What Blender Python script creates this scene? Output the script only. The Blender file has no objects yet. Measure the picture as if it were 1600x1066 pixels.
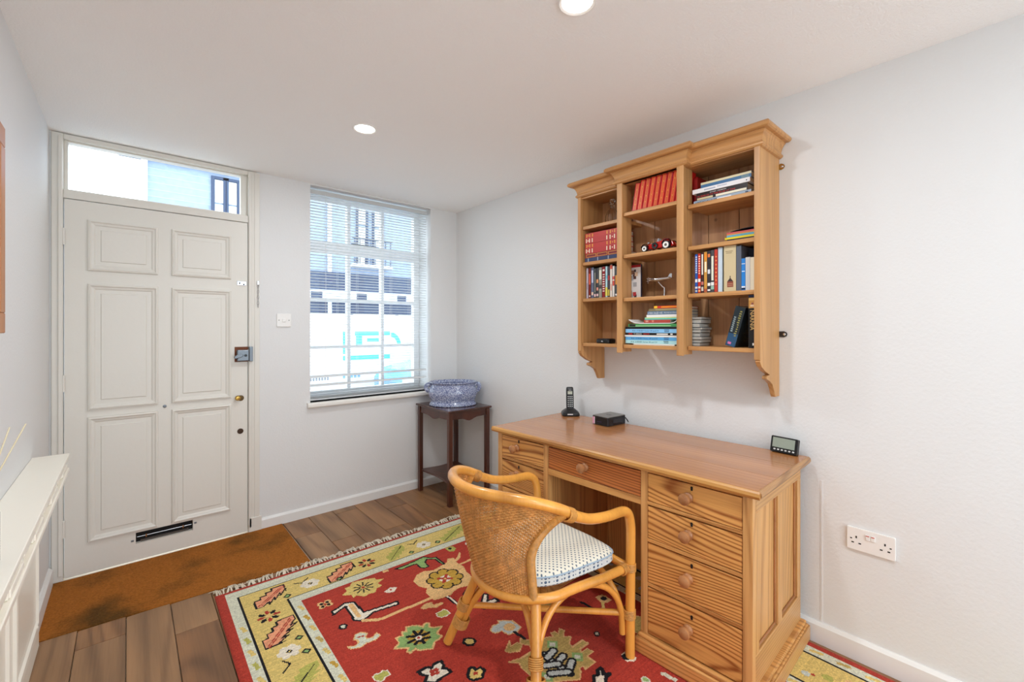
import bpy, bmesh, math, random
import numpy as np
from mathutils import Vector, Matrix
random.seed(11)
sc = bpy.context.scene
COL = sc.collection
PI = math.pi

# ------------------------------------------------------------------ camera
YAW = math.radians(40.9); FPX = 691.7; CAMZ = 1.279; SHY = 19.6
cam_d = bpy.data.cameras.new('camera'); cam = bpy.data.objects.new('camera', cam_d); COL.objects.link(cam)
cam.location = (0, 0, CAMZ); cam.rotation_euler = (PI/2, 0, -YAW)
cam_d.sensor_width = 36; cam_d.lens = FPX/1600*36; cam_d.shift_y = -SHY/1600; cam_d.clip_start = 0.02; cam_d.clip_end = 200
sc.camera = cam

# ------------------------------------------------------------------ world and light
SKY = 6.0
w = bpy.data.worlds.new('overcast_sky'); sc.world = w; w.use_nodes = True
bg = w.node_tree.nodes['Background']; bg.inputs[0].default_value = (0.78, 0.905, 1.0, 1); bg.inputs[1].default_value = SKY
XR, YB, XL, H = 2.13, 3.187, -0.30, 2.271
YR = -2.4
def portal(name, loc, rot, sx, sy):
    d = bpy.data.lights.new(name, 'AREA'); d.shape = 'RECTANGLE'; d.size = sx; d.size_y = sy
    d.cycles.is_portal = True
    o = bpy.data.objects.new(name, d); COL.objects.link(o); o.location = loc; o.rotation_euler = rot
portal('daylight_portal_rear', ((XL+XR)/2, YR+0.02, 1.16), (PI/2, 0, 0), 2.2, 2.1)  # guides sky light through the added rear opening
portal('daylight_portal_window', (1.405, YB+0.30, 1.52), (-PI/2, 0, 0), 0.93, 1.48)
portal('daylight_portal_fanlight', (0.15, YB+0.12, 2.11), (-PI/2, 0, 0), 0.77, 0.25)
LAMP = 13.0                      # watts for each recessed downlight
sc.view_settings.view_transform = 'Standard'; sc.view_settings.look = 'None'
sc.view_settings.gamma = 1.0; sc.view_settings.use_curve_mapping = False
sc.view_settings.exposure = -0.47
sc.cycles.max_bounces = 12; sc.cycles.diffuse_bounces = 8; sc.cycles.glossy_bounces = 4
sc.cycles.use_denoising = True

# ------------------------------------------------------------------ pixel rays (a pixel gives a direction; the plane gives the distance)
_s, _c = math.sin(YAW), math.cos(YAW)
def ray(px, py):
    a = (px-800)/FPX; b = -(py-533+SHY)/FPX
    return (_c*a+_s, -_s*a+_c, b)
def hit(px, py, ax, val):
    d = ray(px, py); o = (0, 0, CAMZ); t = (val-o[ax])/d[ax]
    return Vector((o[0]+t*d[0], o[1]+t*d[1], o[2]+t*d[2]))
def on_right(px, py, X): return hit(px, py, 0, X)
def on_back(px, py, Y): return hit(px, py, 1, Y)
def on_floor(px, py, z=0): return hit(px, py, 2, z)

# ------------------------------------------------------------------ materials
def S(r, g, b):
    f = lambda c: (c/255/12.92 if c/255 <= .04045 else ((c/255+.055)/1.055)**2.4)
    return (f(r), f(g), f(b), 1)
MATS = {}
def _nt(name):
    m = bpy.data.materials.new(name); m.use_nodes = True
    nt = m.node_tree; return m, nt, nt.nodes['Principled BSDF'], nt.nodes, nt.links
def mat(name, col, rough=.5, metal=0, bump=0, bscale=60, var=0, vscale=8, spec=.5, coat=0, emit=0, trans=0, ior=1.45):
    if name in MATS: return MATS[name]
    m, nt, p, N, L = _nt(name)
    p.inputs['Base Color'].default_value = col; p.inputs['Roughness'].default_value = rough
    p.inputs['Metallic'].default_value = metal; p.inputs['Specular IOR Level'].default_value = spec
    p.inputs['Coat Weight'].default_value = coat; p.inputs['Coat Roughness'].default_value = .15
    p.inputs['Transmission Weight'].default_value = trans; p.inputs['IOR'].default_value = ior
    if emit: p.inputs['Emission Color'].default_value = col; p.inputs['Emission Strength'].default_value = emit
    if bump or var:
        tc = N.new('ShaderNodeTexCoord')
        if var:
            n = N.new('ShaderNodeTexNoise'); n.inputs['Scale'].default_value = vscale; n.inputs['Detail'].default_value = 5
            L.new(tc.outputs['Object'], n.inputs['Vector'])
            mr = N.new('ShaderNodeMapRange'); mr.inputs[1].default_value = .3; mr.inputs[2].default_value = .7
            mr.inputs[3].default_value = 1-var; mr.inputs[4].default_value = 1+var; L.new(n.outputs[0], mr.inputs[0])
            hs = N.new('ShaderNodeHueSaturation'); hs.inputs['Color'].default_value = col
            L.new(mr.outputs[0], hs.inputs['Value']); L.new(hs.outputs[0], p.inputs['Base Color'])
        if bump:
            n2 = N.new('ShaderNodeTexNoise'); n2.inputs['Scale'].default_value = bscale; n2.inputs['Detail'].default_value = 4
            L.new(tc.outputs['Object'], n2.inputs['Vector'])
            b = N.new('ShaderNodeBump'); b.inputs['Strength'].default_value = bump; b.inputs['Distance'].default_value = .004
            L.new(n2.outputs[0], b.inputs['Height']); L.new(b.outputs[0], p.inputs['Normal'])
    MATS[name] = m; return m

def wood(name, light, dark, axis='y', lines=26, stretch=.07, scale=7, sharp=2.5, amt=.8, rough=.4, coat=0, mottled=.12, knots=0, bump=.15, freq=0):
    """grain as contour lines of a noise stretched along the grain axis"""
    if name in MATS: return MATS[name]
    m, nt, p, N, L = _nt(name)
    tc = N.new('ShaderNodeTexCoord'); oi = N.new('ShaderNodeObjectInfo')
    mul = N.new('ShaderNodeMath'); mul.operation = 'MULTIPLY'; mul.inputs[1].default_value = 37.0
    L.new(oi.outputs['Random'], mul.inputs[0])
    add = N.new('ShaderNodeVectorMath'); add.operation = 'ADD'
    L.new(tc.outputs['Object'], add.inputs[0]); L.new(mul.outputs[0], add.inputs[1])
    mp = N.new('ShaderNodeMapping'); sv = [1, 1, 1]; sv['xyz'.index(axis)] = stretch; mp.inputs['Scale'].default_value = sv
    L.new(add.outputs[0], mp.inputs['Vector'])
    n = N.new('ShaderNodeTexNoise'); n.inputs['Scale'].default_value = scale; n.inputs['Detail'].default_value = 1.2; n.inputs['Roughness'].default_value = .35
    L.new(mp.outputs[0], n.inputs['Vector'])
    k = N.new('ShaderNodeMath'); k.operation = 'MULTIPLY'; k.inputs[1].default_value = lines*2*PI/3; L.new(n.outputs[0], k.inputs[0])
    fv = [freq*2*PI]*3; fv['xyz'.index(axis)] = 0
    dt = N.new('ShaderNodeVectorMath'); dt.operation = 'DOT_PRODUCT'; dt.inputs[1].default_value = fv; L.new(add.outputs[0], dt.inputs[0])
    ad = N.new('ShaderNodeMath'); ad.operation = 'ADD'; L.new(k.outputs[0], ad.inputs[0]); L.new(dt.outputs['Value'], ad.inputs[1])
    si = N.new('ShaderNodeMath'); si.operation = 'SINE'; L.new(ad.outputs[0], si.inputs[0])
    mr = N.new('ShaderNodeMapRange'); mr.inputs[1].default_value = -1; mr.inputs[2].default_value = 1; L.new(si.outputs[0], mr.inputs[0])
    pw = N.new('ShaderNodeMath'); pw.operation = 'POWER'; pw.inputs[1].default_value = sharp; L.new(mr.outputs[0], pw.inputs[0])
    # fine streaks
    mp2 = N.new('ShaderNodeMapping'); sv2 = [1, 1, 1]; sv2['xyz'.index(axis)] = .03; mp2.inputs['Scale'].default_value = sv2
    L.new(add.outputs[0], mp2.inputs['Vector'])
    n2 = N.new('ShaderNodeTexNoise'); n2.inputs['Scale'].default_value = 160; n2.inputs['Detail'].default_value = 3; L.new(mp2.outputs[0], n2.inputs['Vector'])
    ma = N.new('ShaderNodeMath'); ma.operation = 'MULTIPLY'; ma.inputs[1].default_value = amt; L.new(pw.outputs[0], ma.inputs[0])
    m2 = N.new('ShaderNodeMapRange'); m2.inputs[1].default_value = .3; m2.inputs[2].default_value = .7; m2.inputs[3].default_value = -.15; m2.inputs[4].default_value = .2
    L.new(n2.outputs[0], m2.inputs[0])
    sm = N.new('ShaderNodeMath'); sm.operation = 'ADD'; sm.use_clamp = True; L.new(ma.outputs[0], sm.inputs[0]); L.new(m2.outputs[0], sm.inputs[1])
    mx = N.new('ShaderNodeMix'); mx.data_type = 'RGBA'; mx.inputs[6].default_value = light; mx.inputs[7].default_value = dark
    L.new(sm.outputs[0], mx.inputs[0])
    # slow mottling
    n3 = N.new('ShaderNodeTexNoise'); n3.inputs['Scale'].default_value = 9; n3.inputs['Detail'].default_value = 3; L.new(mp.outputs[0], n3.inputs['Vector'])
    m3 = N.new('ShaderNodeMapRange'); m3.inputs[1].default_value = .3; m3.inputs[2].default_value = .7; m3.inputs[3].default_value = 1-mottled; m3.inputs[4].default_value = 1+mottled
    L.new(n3.outputs[0], m3.inputs[0])
    hs = N.new('ShaderNodeHueSaturation'); L.new(mx.outputs[2], hs.inputs['Color']); L.new(m3.outputs[0], hs.inputs['Value'])
    out = hs.outputs[0]
    if knots:
        vo = N.new('ShaderNodeTexVoronoi'); vo.inputs['Scale'].default_value = knots; L.new(add.outputs[0], vo.inputs['Vector'])
        kr = N.new('ShaderNodeMapRange'); kr.inputs[1].default_value = .03; kr.inputs[2].default_value = .10; kr.inputs[3].default_value = .75; kr.inputs[4].default_value = 0
        L.new(vo.outputs['Distance'], kr.inputs[0])
        mk = N.new('ShaderNodeMix'); mk.data_type = 'RGBA'; mk.inputs[7].default_value = tuple(c*.35 for c in dark[:3])+(1,)
        L.new(kr.outputs[0], mk.inputs[0]); L.new(out, mk.inputs[6]); out = mk.outputs[2]
    L.new(out, p.inputs['Base Color'])
    p.inputs['Roughness'].default_value = rough; p.inputs['Coat Weight'].default_value = coat; p.inputs['Coat Roughness'].default_value = .12
    if bump:
        b = N.new('ShaderNodeBump'); b.inputs['Strength'].default_value = bump; b.inputs['Distance'].default_value = .002
        L.new(sm.outputs[0], b.inputs['Height']); L.new(b.outputs[0], p.inputs['Normal'])
    MATS[name] = m; return m

WALL = mat('wall_paint', S(225, 225, 224), .62, bump=.25, bscale=90)
CEIL = mat('ceiling_paint', S(250, 250, 249), .8, bump=.5, bscale=160)
GLOSSW = mat('white_gloss_paint', S(235, 233, 228), .32, bump=.05, bscale=30)
DOORW = mat('door_paint', S(224, 220, 211), .38, bump=.12, bscale=40)
CREAMW = mat('cream_gloss_paint', S(249, 244, 231), .3)
UPVC = mat('window_white', S(240, 241, 242), .3)
SLATM = mat('slat_white', S(226, 228, 228), .35)
PLASTW = mat('white_plastic', S(238, 236, 232), .3)
BLACK = mat('black_plastic', S(24, 24, 26), .35)
DARKHOLE = mat('dark_hole', S(18, 15, 13), .8)
CHROME = mat('chrome', S(215, 216, 220), .14, metal=1)
STEEL = mat('grey_steel', S(120, 126, 132), .38, metal=.7)
BRASS = mat('brass', S(176, 140, 72), .3, metal=1)
OLDBRASS = mat('aged_brass', S(98, 78, 48), .45, metal=.7)
GLASS = mat('clear_glass', (1, 1, 1, 1), .0, trans=1, ior=1.45)
def pane_mat():
    m, nt, p, N, L = _nt('window_pane'); N.remove(p)
    t = N.new('ShaderNodeBsdfTransparent'); g = N.new('ShaderNodeBsdfGlossy'); g.inputs['Roughness'].default_value = .02
    mx = N.new('ShaderNodeMixShader'); mx.inputs[0].default_value = .05
    L.new(t.outputs[0], mx.inputs[1]); L.new(g.outputs[0], mx.inputs[2]); L.new(mx.outputs[0], N['Material Output'].inputs[0])
    return m
PANE = pane_mat()
PINE_Y = wood('pine_grain_y', S(212, 156, 90), S(150, 92, 42), 'y', lines=45, scale=5, amt=.6, freq=40)
PINE_X = wood('pine_grain_x', S(200, 152, 94), S(160, 104, 54), 'x', lines=24, scale=5, amt=.5, freq=75)
PINE_Z = wood('pine_grain_z', S(212, 160, 98), S(156, 102, 52), 'z', lines=44, scale=5, amt=.5, freq=28)
PINE_DRAWER = wood('pine_drawer_front', S(222, 164, 92), S(146, 82, 34), 'y', lines=105, scale=4.2, stretch=.15, amt=.9, sharp=2.4, freq=52)
PINE_RED = wood('pine_middle_drawer', S(190, 114, 56), S(120, 58, 24), 'y', lines=60, scale=4, stretch=.08, amt=.85, freq=70)
DESKTOP = wood('desk_top_varnish', S(184, 124, 74), S(150, 92, 52), 'y', lines=20, scale=4, amt=.3, rough=.24, coat=.35, freq=40)
SHELFP_Y = wood('shelf_pine_y', S(196, 144, 88), S(158, 106, 58), 'y', lines=34, scale=5, amt=.45, freq=25)
SHELFP_Z = wood('shelf_pine_z', S(196, 146, 92), S(160, 110, 62), 'z', lines=34, scale=5, amt=.4, freq=22)
SHELFBACK = wood('shelf_back_boards', S(194, 146, 102), S(146, 100, 66), 'z', lines=34, scale=5, amt=.5, knots=9, freq=0)
KNOBW = wood('knob_wood', S(176, 122, 78), S(140, 88, 52), 'x', lines=8, amt=.4, rough=.3)
MAHOG = wood('mahogany', S(84, 42, 26), S(50, 22, 14), 'z', lines=10, amt=.5, rough=.28, coat=.3)
FRAMEW = wood('mirror_frame_wood', S(190, 122, 62), S(140, 80, 36), 'z', lines=8, amt=.5)
RATTAN = wood('rattan_cane', S(228, 160, 72), S(190, 118, 42), 'z', lines=4, scale=9, stretch=.5, amt=.45, rough=.28, coat=.25, mottled=.16, bump=.03)
RBIND = mat('rattan_binding', S(200, 142, 70), .45, var=.2, vscale=90)
WICK = mat('wicker_strand', S(206, 148, 82), .5, var=.25, vscale=45)

# ------------------------------------------------------------------ mesh helpers
ORG = {}
class MB:
    def __init__(s): s.v = []; s.f = []; s.mi = []; s.m = 0
    def _add(s, vs, fs):
        o = len(s.v); s.v += [tuple(a) for a in vs]; s.f += [tuple(i+o for i in f) for f in fs]; s.mi += [s.m]*len(fs)
    def box(s, x0, x1, y0, y1, z0, z1):
        x0, x1 = min(x0, x1), max(x0, x1); y0, y1 = min(y0, y1), max(y0, y1); z0, z1 = min(z0, z1), max(z0, z1)
        s._add([(x, y, z) for z in (z0, z1) for y in (y0, y1) for x in (x0, x1)],
               [(0, 2, 3, 1), (4, 5, 7, 6), (0, 1, 5, 4), (2, 6, 7, 3), (0, 4, 6, 2), (1, 3, 7, 5)]); return s
    def prism(s, pts, ax, a, b):
        def P(p, t): q = list(p); q.insert(ax, t); return tuple(q)
        n = len(pts)
        s._add([P(p, a) for p in pts]+[P(p, b) for p in pts],
               [tuple(range(n))[::-1], tuple(range(n, 2*n))]+[(i, (i+1) % n, n+(i+1) % n, n+i) for i in range(n)]); return s
    def loft(s, rings, cap0=True, cap1=True, closed=True):
        n = len(rings[0]); vs = [p for r in rings for p in r]; fs = []
        for k in range(len(rings)-1):
            for i in range(n if closed else n-1):
                j = (i+1) % n; fs.append((k*n+i, k*n+j, (k+1)*n+j, (k+1)*n+i))
        if cap0: fs.append(tuple(range(n))[::-1])
        if cap1: fs.append(tuple(range((len(rings)-1)*n, len(rings)*n)))
        s._add(vs, fs); return s
    def tube(s, path, r, seg=8, closed=False, flat=1.0):
        P = [Vector(p) for p in path]; n = len(P); rr = r if isinstance(r, (list, tuple)) else [r]*n
        rings = []; up = None
        for i in range(n):
            if closed: t = P[(i+1) % n]-P[i-1]
            else: t = P[min(i+1, n-1)]-P[max(i-1, 0)]
            t = t.normalized() if t.length > 1e-9 else Vector((0, 0, 1))
            if up is None:
                up = Vector((0, 0, 1)) if abs(t.z) < .9 else Vector((1, 0, 0))
            a = t.cross(up)
            if a.length < 1e-6: a = t.cross(Vector((0, 1, 0)))
            a.normalize(); up = a.cross(t).normalized()
            rings.append([P[i]+a*rr[i]*math.cos(2*PI*k/seg)+up*rr[i]*flat*math.sin(2*PI*k/seg) for k in range(seg)])
        if closed: rings.append(rings[0]); s.loft(rings, False, False)
        else: s.loft(rings)
        return s
    def lathe(s, prof, c=(0, 0, 0), ax=2, seg=20, sx=1, sy=1, ring=False):
        rings = []
        for (r, h) in prof:
            ring = []
            for k in range(seg):
                a = 2*PI*k/seg; p = [r*math.cos(a)*sx, r*math.sin(a)*sy]; p.insert(ax, h)
                ring.append((p[0]+c[0], p[1]+c[1], p[2]+c[2]))
            rings.append(ring)
        if ring: s.loft(rings+[rings[0]], False, False)
        else: s.loft(rings)
        return s
    def build(s, name, mats, parent=None, smooth=False, bevel=0, local=False, seg=2, loc=None):
        me = bpy.data.meshes.new(name)
        off = Vector((0, 0, 0))
        if parent is not None and not local: off = ORG.get(parent.name, Vector((0, 0, 0)))
        if loc is not None: off = Vector(loc)
        me.from_pydata([(x-off.x, y-off.y, z-off.z) for x, y, z in s.v], [], s.f)
        if not isinstance(mats, (list, tuple)): mats = [mats]
        for m in mats: me.materials.append(m)
        if len(mats) > 1: me.polygons.foreach_set('material_index', s.mi)
        bm = bmesh.new(); bm.from_mesh(me); bmesh.ops.recalc_face_normals(bm, faces=bm.faces); bm.to_mesh(me); bm.free()
        if smooth:
            me.polygons.foreach_set('use_smooth', [True]*len(me.polygons)); me.set_sharp_from_angle(angle=math.radians(42))
        o = bpy.data.objects.new(name, me); COL.objects.link(o)
        if loc is not None: o.location = loc
        if parent is not None: o.parent = parent
        ORG[o.name] = ORG.get(parent.name, Vector((0, 0, 0))) if parent is not None else off
        if bevel:
            b = o.modifiers.new('bevel', 'BEVEL'); b.width = bevel; b.segments = seg; b.limit_method = 'ANGLE'; b.angle_limit = math.radians(40)
        return o
def tag(o, label=None, cat=None, group=None, kind=None):
    if label: o['label'] = label
    if cat: o['category'] = cat
    if group: o['group'] = group
    if kind: o['kind'] = kind
    return o
def thing(name, loc, label, cat, group=None, rz=0):
    o = bpy.data.objects.new(name, None); COL.objects.link(o); o.location = loc; o.rotation_euler = (0, 0, rz)
    o.empty_display_size = .05; ORG[o.name] = Vector(loc); return tag(o, label, cat, group)
def bx(*a): return MB().box(*a)
def struct(o): o['kind'] = 'structure'; return o
def smoothpath(pts, n=8, closed=False):
    P = [Vector(p) for p in pts]; out = []; m = len(P)
    rng = range(m if closed else m-1)
    for i in rng:
        p0 = P[i-1] if (i > 0 or closed) else P[0]*2-P[1]
        p1 = P[i]; p2 = P[(i+1) % m]; p3 = P[(i+2) % m] if (i+2 < m or closed) else P[-1]*2-P[-2]
        for k in range(n):
            t = k/n; out.append(.5*((2*p1)+(p2-p0)*t+(2*p0-5*p1+4*p2-p3)*t*t+(3*p1-p0-3*p2+p3)*t**3))
    if not closed: out.append(P[-1])
    return out
def rrect(x0, x1, y0, y1, r, n=4):
    pts = []
    for cx, cy, a0 in ((x1-r, y1-r, 0), (x0+r, y1-r, 90), (x0+r, y0+r, 180), (x1-r, y0+r, 270)):
        for k in range(n+1):
            a = math.radians(a0+90*k/n); pts.append((cx+r*math.cos(a), cy+r*math.sin(a)))
    return pts
_fontcache = {}
def text_mesh(txt):
    if txt in _fontcache: return _fontcache[txt]
    cu = bpy.data.curves.new('lettering', 'FONT'); cu.body = txt; cu.size = 1; cu.resolution_u = 1
    ob = bpy.data.objects.new('lettering_source', cu); COL.objects.link(ob)
    bpy.context.view_layer.update()
    dg = bpy.context.evaluated_depsgraph_get(); me = bpy.data.meshes.new_from_object(ob.evaluated_get(dg))
    bpy.data.objects.remove(ob); _fontcache[txt] = me; return me
def lettering(txt, origin, right, up, length, height, m, parent, name='lettering'):
    """flat print: letters laid on a face whose axes are right and up; world coordinates"""
    src = text_mesh(txt); co = np.empty(len(src.vertices)*3); src.vertices.foreach_get('co', co); co = co.reshape(-1, 3)
    lo = co.min(0); hi = co.max(0); R = Vector(right).normalized(); U = Vector(up).normalized(); O = Vector(origin)
    me = src.copy(); me.materials.clear(); me.materials.append(m)
    off = ORG.get(parent.name, Vector((0, 0, 0)))
    for v, c in zip(me.vertices, co):
        v.co = O+R*((c[0]-lo[0])/(hi[0]-lo[0])*length)+U*((c[1]-lo[1])/(hi[1]-lo[1])*height)-off
    o = bpy.data.objects.new(name, me); COL.objects.link(o); o.parent = parent; ORG[o.name] = off
    return o

# ================================================================== THE ROOM
T = .14
# --- floor base and planks
struct(bx(XL-.1, XR+.1, YR-.1, YB+.25, -.08, -.012).build('floor', mat('tile_grout', S(196, 178, 156), .8)))
FLOOR = bpy.data.objects['floor']; ORG['floor'] = Vector((0, 0, 0))
def plank_mat(i, c1, c2):
    return wood('floor_plank_%d' % i, c1, c2, 'y', lines=26, scale=4, stretch=.12, amt=.6, rough=.42, mottled=.3, bump=.05)
PL = [plank_mat(0, S(150, 108, 70), S(106, 72, 44)), plank_mat(1, S(140, 98, 62), S(98, 66, 40)), plank_mat(2, S(154, 116, 80), S(116, 84, 56))]
MATPOLY = [(-.285, 2.628), (.755, 2.548), (.757, 3.172), (-.285, 3.172)]
def plank(x0, x1, y0, y1, m):
    g = .0014
    o = MB().box(x0+g, x1-g, y0+g, y1-g, -.012, 0).build('plank', m, FLOOR, bevel=.0012, seg=1)
    return o
sx = [.147+.1548*k for k in range(-3, 14)]
joints = {0: 2.317, -2: 2.46, -1: 1.9, 5: 2.71, 1: 1.2, 2: 2.25, 3: 1.6, 4: 2.9, 6: 2.2, 7: 1.75, 8: 2.95, 9: 2.3, 10: 2.72, 11: 2.1, 12: 1.5}
for k in range(-3, 13):
    x0 = max(.147+.1548*k, XL); x1 = min(.147+.1548*(k+1), XR)
    if x1-x0 < .01: continue
    j = joints.get(k, 2.0); ys = [j]
    while ys[-1] < YB: ys.append(ys[-1]+.9)
    while ys[0] > YR: ys.insert(0, ys[0]-.9)
    for a, b in zip(ys[:-1], ys[1:]):
        a, b = max(a, YR), min(b, YB)
        if b-a < .01: continue
        # the mat well is cut out of the planks
        xm = (x0+x1)/2; near = 2.628-.0769*(xm+.285)
        if xm < .756 and b > near:
            if a < near: b = near
            else: continue
        if x0 < .756 < x1 and b > 2.56:
            if a < 2.56: plank(x0, x1, a, 2.548, random.choice(PL)); a = 2.548
            plank(.757, x1, a, b, random.choice(PL)); continue
        plank(x0, x1, a, b, random.choice(PL))
# --- ceiling
struct(bx(XL-.1, XR+.1, YR-.1, YB+.05, H, H+.1).build('ceiling', CEIL))
# --- side walls
struct(bx(XR, XR+.12, YR-.1, YB+.25, 0, H).build('wall_right', WALL))
struct(bx(XL-.12, XL, YR-.1, YB+.25, 0, H).build('wall_left', WALL))
# --- unseen rear wall, its wide opening added to bring daylight in
mb = MB(); mb.box(XL, -.185, YR-.1, YR, 0, H); mb.box(2.015, XR, YR-.1, YR, 0, H); mb.box(-.185, 2.015, YR-.1, YR, 2.2, H); mb.box(-.185, 2.015, YR-.1, YR, 0, .1)
struct(mb.build('wall_rear_added', WALL))
# --- back wall with door, fanlight and window openings
DX0, DX1 = -.292, .617          # door frame outer
WX0, WX1, WZ0, WZ1 = .938, 1.877, .772, 2.262
RV = .26
mb = MB(); y0, y1 = YB, YB+RV
mb.box(DX1, WX0, y0, y1, 0, H); mb.box(WX1, XR, y0, y1, 0, H); mb.box(WX0, WX1, y0, y1, 0, WZ0)
mb.box(WX0, WX1, y0, y1, WZ1, H); mb.box(XL, DX0, y0, y1, 0, H)
struct(mb.build('wall_back', WALL))
# --- skirting boards
SK = mat('skirting_paint', S(232, 231, 228), .35)
def skirt(name, ax, a, b, base, sgn, h=.072, t=.016):
    prof = [(base, 0), (base+sgn*t, 0), (base+sgn*t, h-.012), (base+sgn*t*.4, h), (base, h)]
    m_ = MB()
    if ax == 'x': m_.prism([(p[0], p[1]) for p in prof], 0, a, b)      # runs along x, profile in (y,z)
    else: m_.prism([(p[0], p[1]) for p in prof], 1, a, b)              # runs along y, profile in (x,z)
    return struct(m_.build(name, SK))
skirt('baseboard_back', 'x', .625, XR-.017, YB, -1, h=.068)
skirt('baseboard_right', 'y', YR, YB, XR, -1, h=.085)
skirt('baseboard_left', 'y', 2.62, YB-.03, XL, 1, h=.09)

# ------------------------------------------------------------------ coir doormat
def coir():
    m, nt, p, N, L = _nt('coir_fibre'); tc = N.new('ShaderNodeTexCoord')
    n = N.new('ShaderNodeTexNoise'); n.inputs['Scale'].default_value = 3.2; n.inputs['Detail'].default_value = 4; L.new(tc.outputs['Object'], n.inputs['Vector'])
    r = N.new('ShaderNodeValToRGB'); r.color_ramp.elements[0].position = .30; r.color_ramp.elements[0].color = S(96, 66, 30)
    r.color_ramp.elements[1].position = .50; r.color_ramp.elements[1].color = S(164, 100, 40); L.new(n.outputs[0], r.inputs[0])
    n2 = N.new('ShaderNodeTexNoise'); n2.inputs['Scale'].default_value = 140; n2.inputs['Detail'].default_value = 4; L.new(tc.outputs['Object'], n2.inputs['Vector'])
    mr = N.new('ShaderNodeMapRange'); mr.inputs[1].default_value = .3; mr.inputs[2].default_value = .7; mr.inputs[3].default_value = .72; mr.inputs[4].default_value = 1.2; L.new(n2.outputs[0], mr.inputs[0])
    hs = N.new('ShaderNodeHueSaturation'); L.new(r.outputs[0], hs.inputs['Color']); L.new(mr.outputs[0], hs.inputs['Value']); L.new(hs.outputs[0], p.inputs['Base Color'])
    p.inputs['Roughness'].default_value = .95; p.inputs['Specular IOR Level'].default_value = .1
    b = N.new('ShaderNodeBump'); b.inputs['Strength'].default_value = .9; b.inputs['Distance'].default_value = .006; L.new(n2.outputs[0], b.inputs['Height']); L.new(b.outputs[0], p.inputs['Normal'])
    return m
tag(MB().prism(MATPOLY, 2, -.011, .004).build('coir_doormat', coir(), bevel=.002), 'brown coir doormat set into the floor by the white front door', 'doormat')

# ------------------------------------------------------------------ front door, frame and fanlight
FY = YB-.012                     # face of the frame
df = struct(bx(DX0, -.25, FY, YB+.12, 0, H-.004).build('trim_1', DOORW, bevel=.003)); df.name = 'trim_1'
struct(bx(.567, DX1, FY, YB+.12, 0, H-.004).build('trim_2', DOORW, bevel=.003))
struct(bx(-.25, .567, FY+.004, YB+.10, 1.942, 1.986).build('trim_3', DOORW, bevel=.003))
struct(bx(-.25, .567, FY+.004, YB+.10, 2.243, H-.004).build('trim_4', DOORW, bevel=.003))
# narrow beads standing on the frame
struct(bx(-.268, -.252, FY-.008, FY, .03, H-.02).build('trim_5', DOORW, bevel=.003))
struct(bx(.569, .585, FY-.008, FY, .03, H-.02).build('trim_6', DOORW, bevel=.003))
struct(bx(.60, DX1+.012, FY-.004, YB+.001, .07, H-.01).build('trim_7', DOORW, bevel=.003))
struct(bx(.57, .64, FY-.008, YB+.001, 0, .09).build('trim_8', DOORW, bevel=.003))
fan = bx(-.25, -.235, YB+.02, YB+.06, 1.986, 2.243)
fan.box(.531, .567, YB+.02, YB+.06, 1.986, 2.243); fan.box(-.235, .531, YB+.02, YB+.06, 1.986, 1.994); fan.box(-.235, .531, YB+.02, YB+.06, 2.235, 2.243)
fan = struct(fan.build('window_2', DOORW, bevel=.002))
bx(-.235, .531, YB+.036, YB+.041, 1.994, 2.235).build('pane', PANE, fan)

DOORX0, DOORX1, DZ0, DZ1 = -.2465, .5635, .008, 1.938
DF = YB-.004                      # door face
door = thing('front_door', (.158, DF, 0), 'white painted six-panel front door with letterbox slot and brass furniture', 'door')
door.name = 'door_1'; ORG['door_1'] = Vector((.158, DF, 0)); struct(door)
LX0, LX1, LZ0, LZ1 = .03, .285, .098, .158
slab = MB()
slab.box(DOORX0, LX0, DF, DF+.044, DZ0, DZ1); slab.box(LX1, DOORX1, DF, DF+.044, DZ0, DZ1)
slab.box(LX0, LX1, DF, DF+.044, DZ0, LZ0); slab.box(LX0, LX1, DF, DF+.044, LZ1, DZ1)
slab.build('door_leaf', DOORW, door)
def panel(x0, x1, z0, z1):
    # bolection moulding ring standing proud, then a raised field
    m_ = MB()
    def ring(i, d): return [(x0+i, DF-d, z0+i), (x1-i, DF-d, z0+i), (x1-i, DF-d, z1-i), (x0+i, DF-d, z1-i)]
    m_.loft([ring(0, 0), ring(.002, .011), ring(.010, .014), ring(.016, .008), ring(.024, .006), ring(.030, .001)], False, False)
    a = m_.build('panel_moulding', DOORW, door, smooth=False)
    f = MB(); f.loft([ring(.030, .001), ring(.05, .001), ring(.0535, .006), ring(.056, .006)], False, True)
    f.build('panel_field', DOORW, door)
for (x0, x1) in ((-.161, .126), (.186, .476)):
    panel(x0, x1, 1.58, 1.846); panel(x0, x1, .853, 1.512); panel(x0, x1, .166, .817)
# letterbox
lb = bx(LX0, LX1, DF+.030, DF+.034, LZ0, LZ1).build('letterbox', DARKHOLE, door)
MB().tube([(LX0+.006, DF+.018, .128), (LX1-.006, DF+.018, .128)], .0022, 8).build('spring_rod', CHROME, lb, smooth=True)
for x in (LX0+.045, LX1-.045): bx(x-.003, x+.003, DF+.014, DF+.022, .118, .136).build('rod_clip', CHROME, lb)
bx(LX0+.02, LX1-.02, DF+.016, DF+.030, LZ0, LZ0+.012).build('flap', mat('letterbox_flap', S(92, 84, 78), .5, metal=.5), lb)
for x, z in ((LX0-.014, .118), (LX1+.012, .138)): MB().lathe([(0, .004), (.006, .003), (.007, 0)], (x, DF, z), 1, 8).build('letterbox_bolt', OLDBRASS, lb) if 0 else bx(x-.006, x+.006, DF-.003, DF, z-.005, z+.005).build('bolt', STEEL, lb, bevel=.002)
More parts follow.
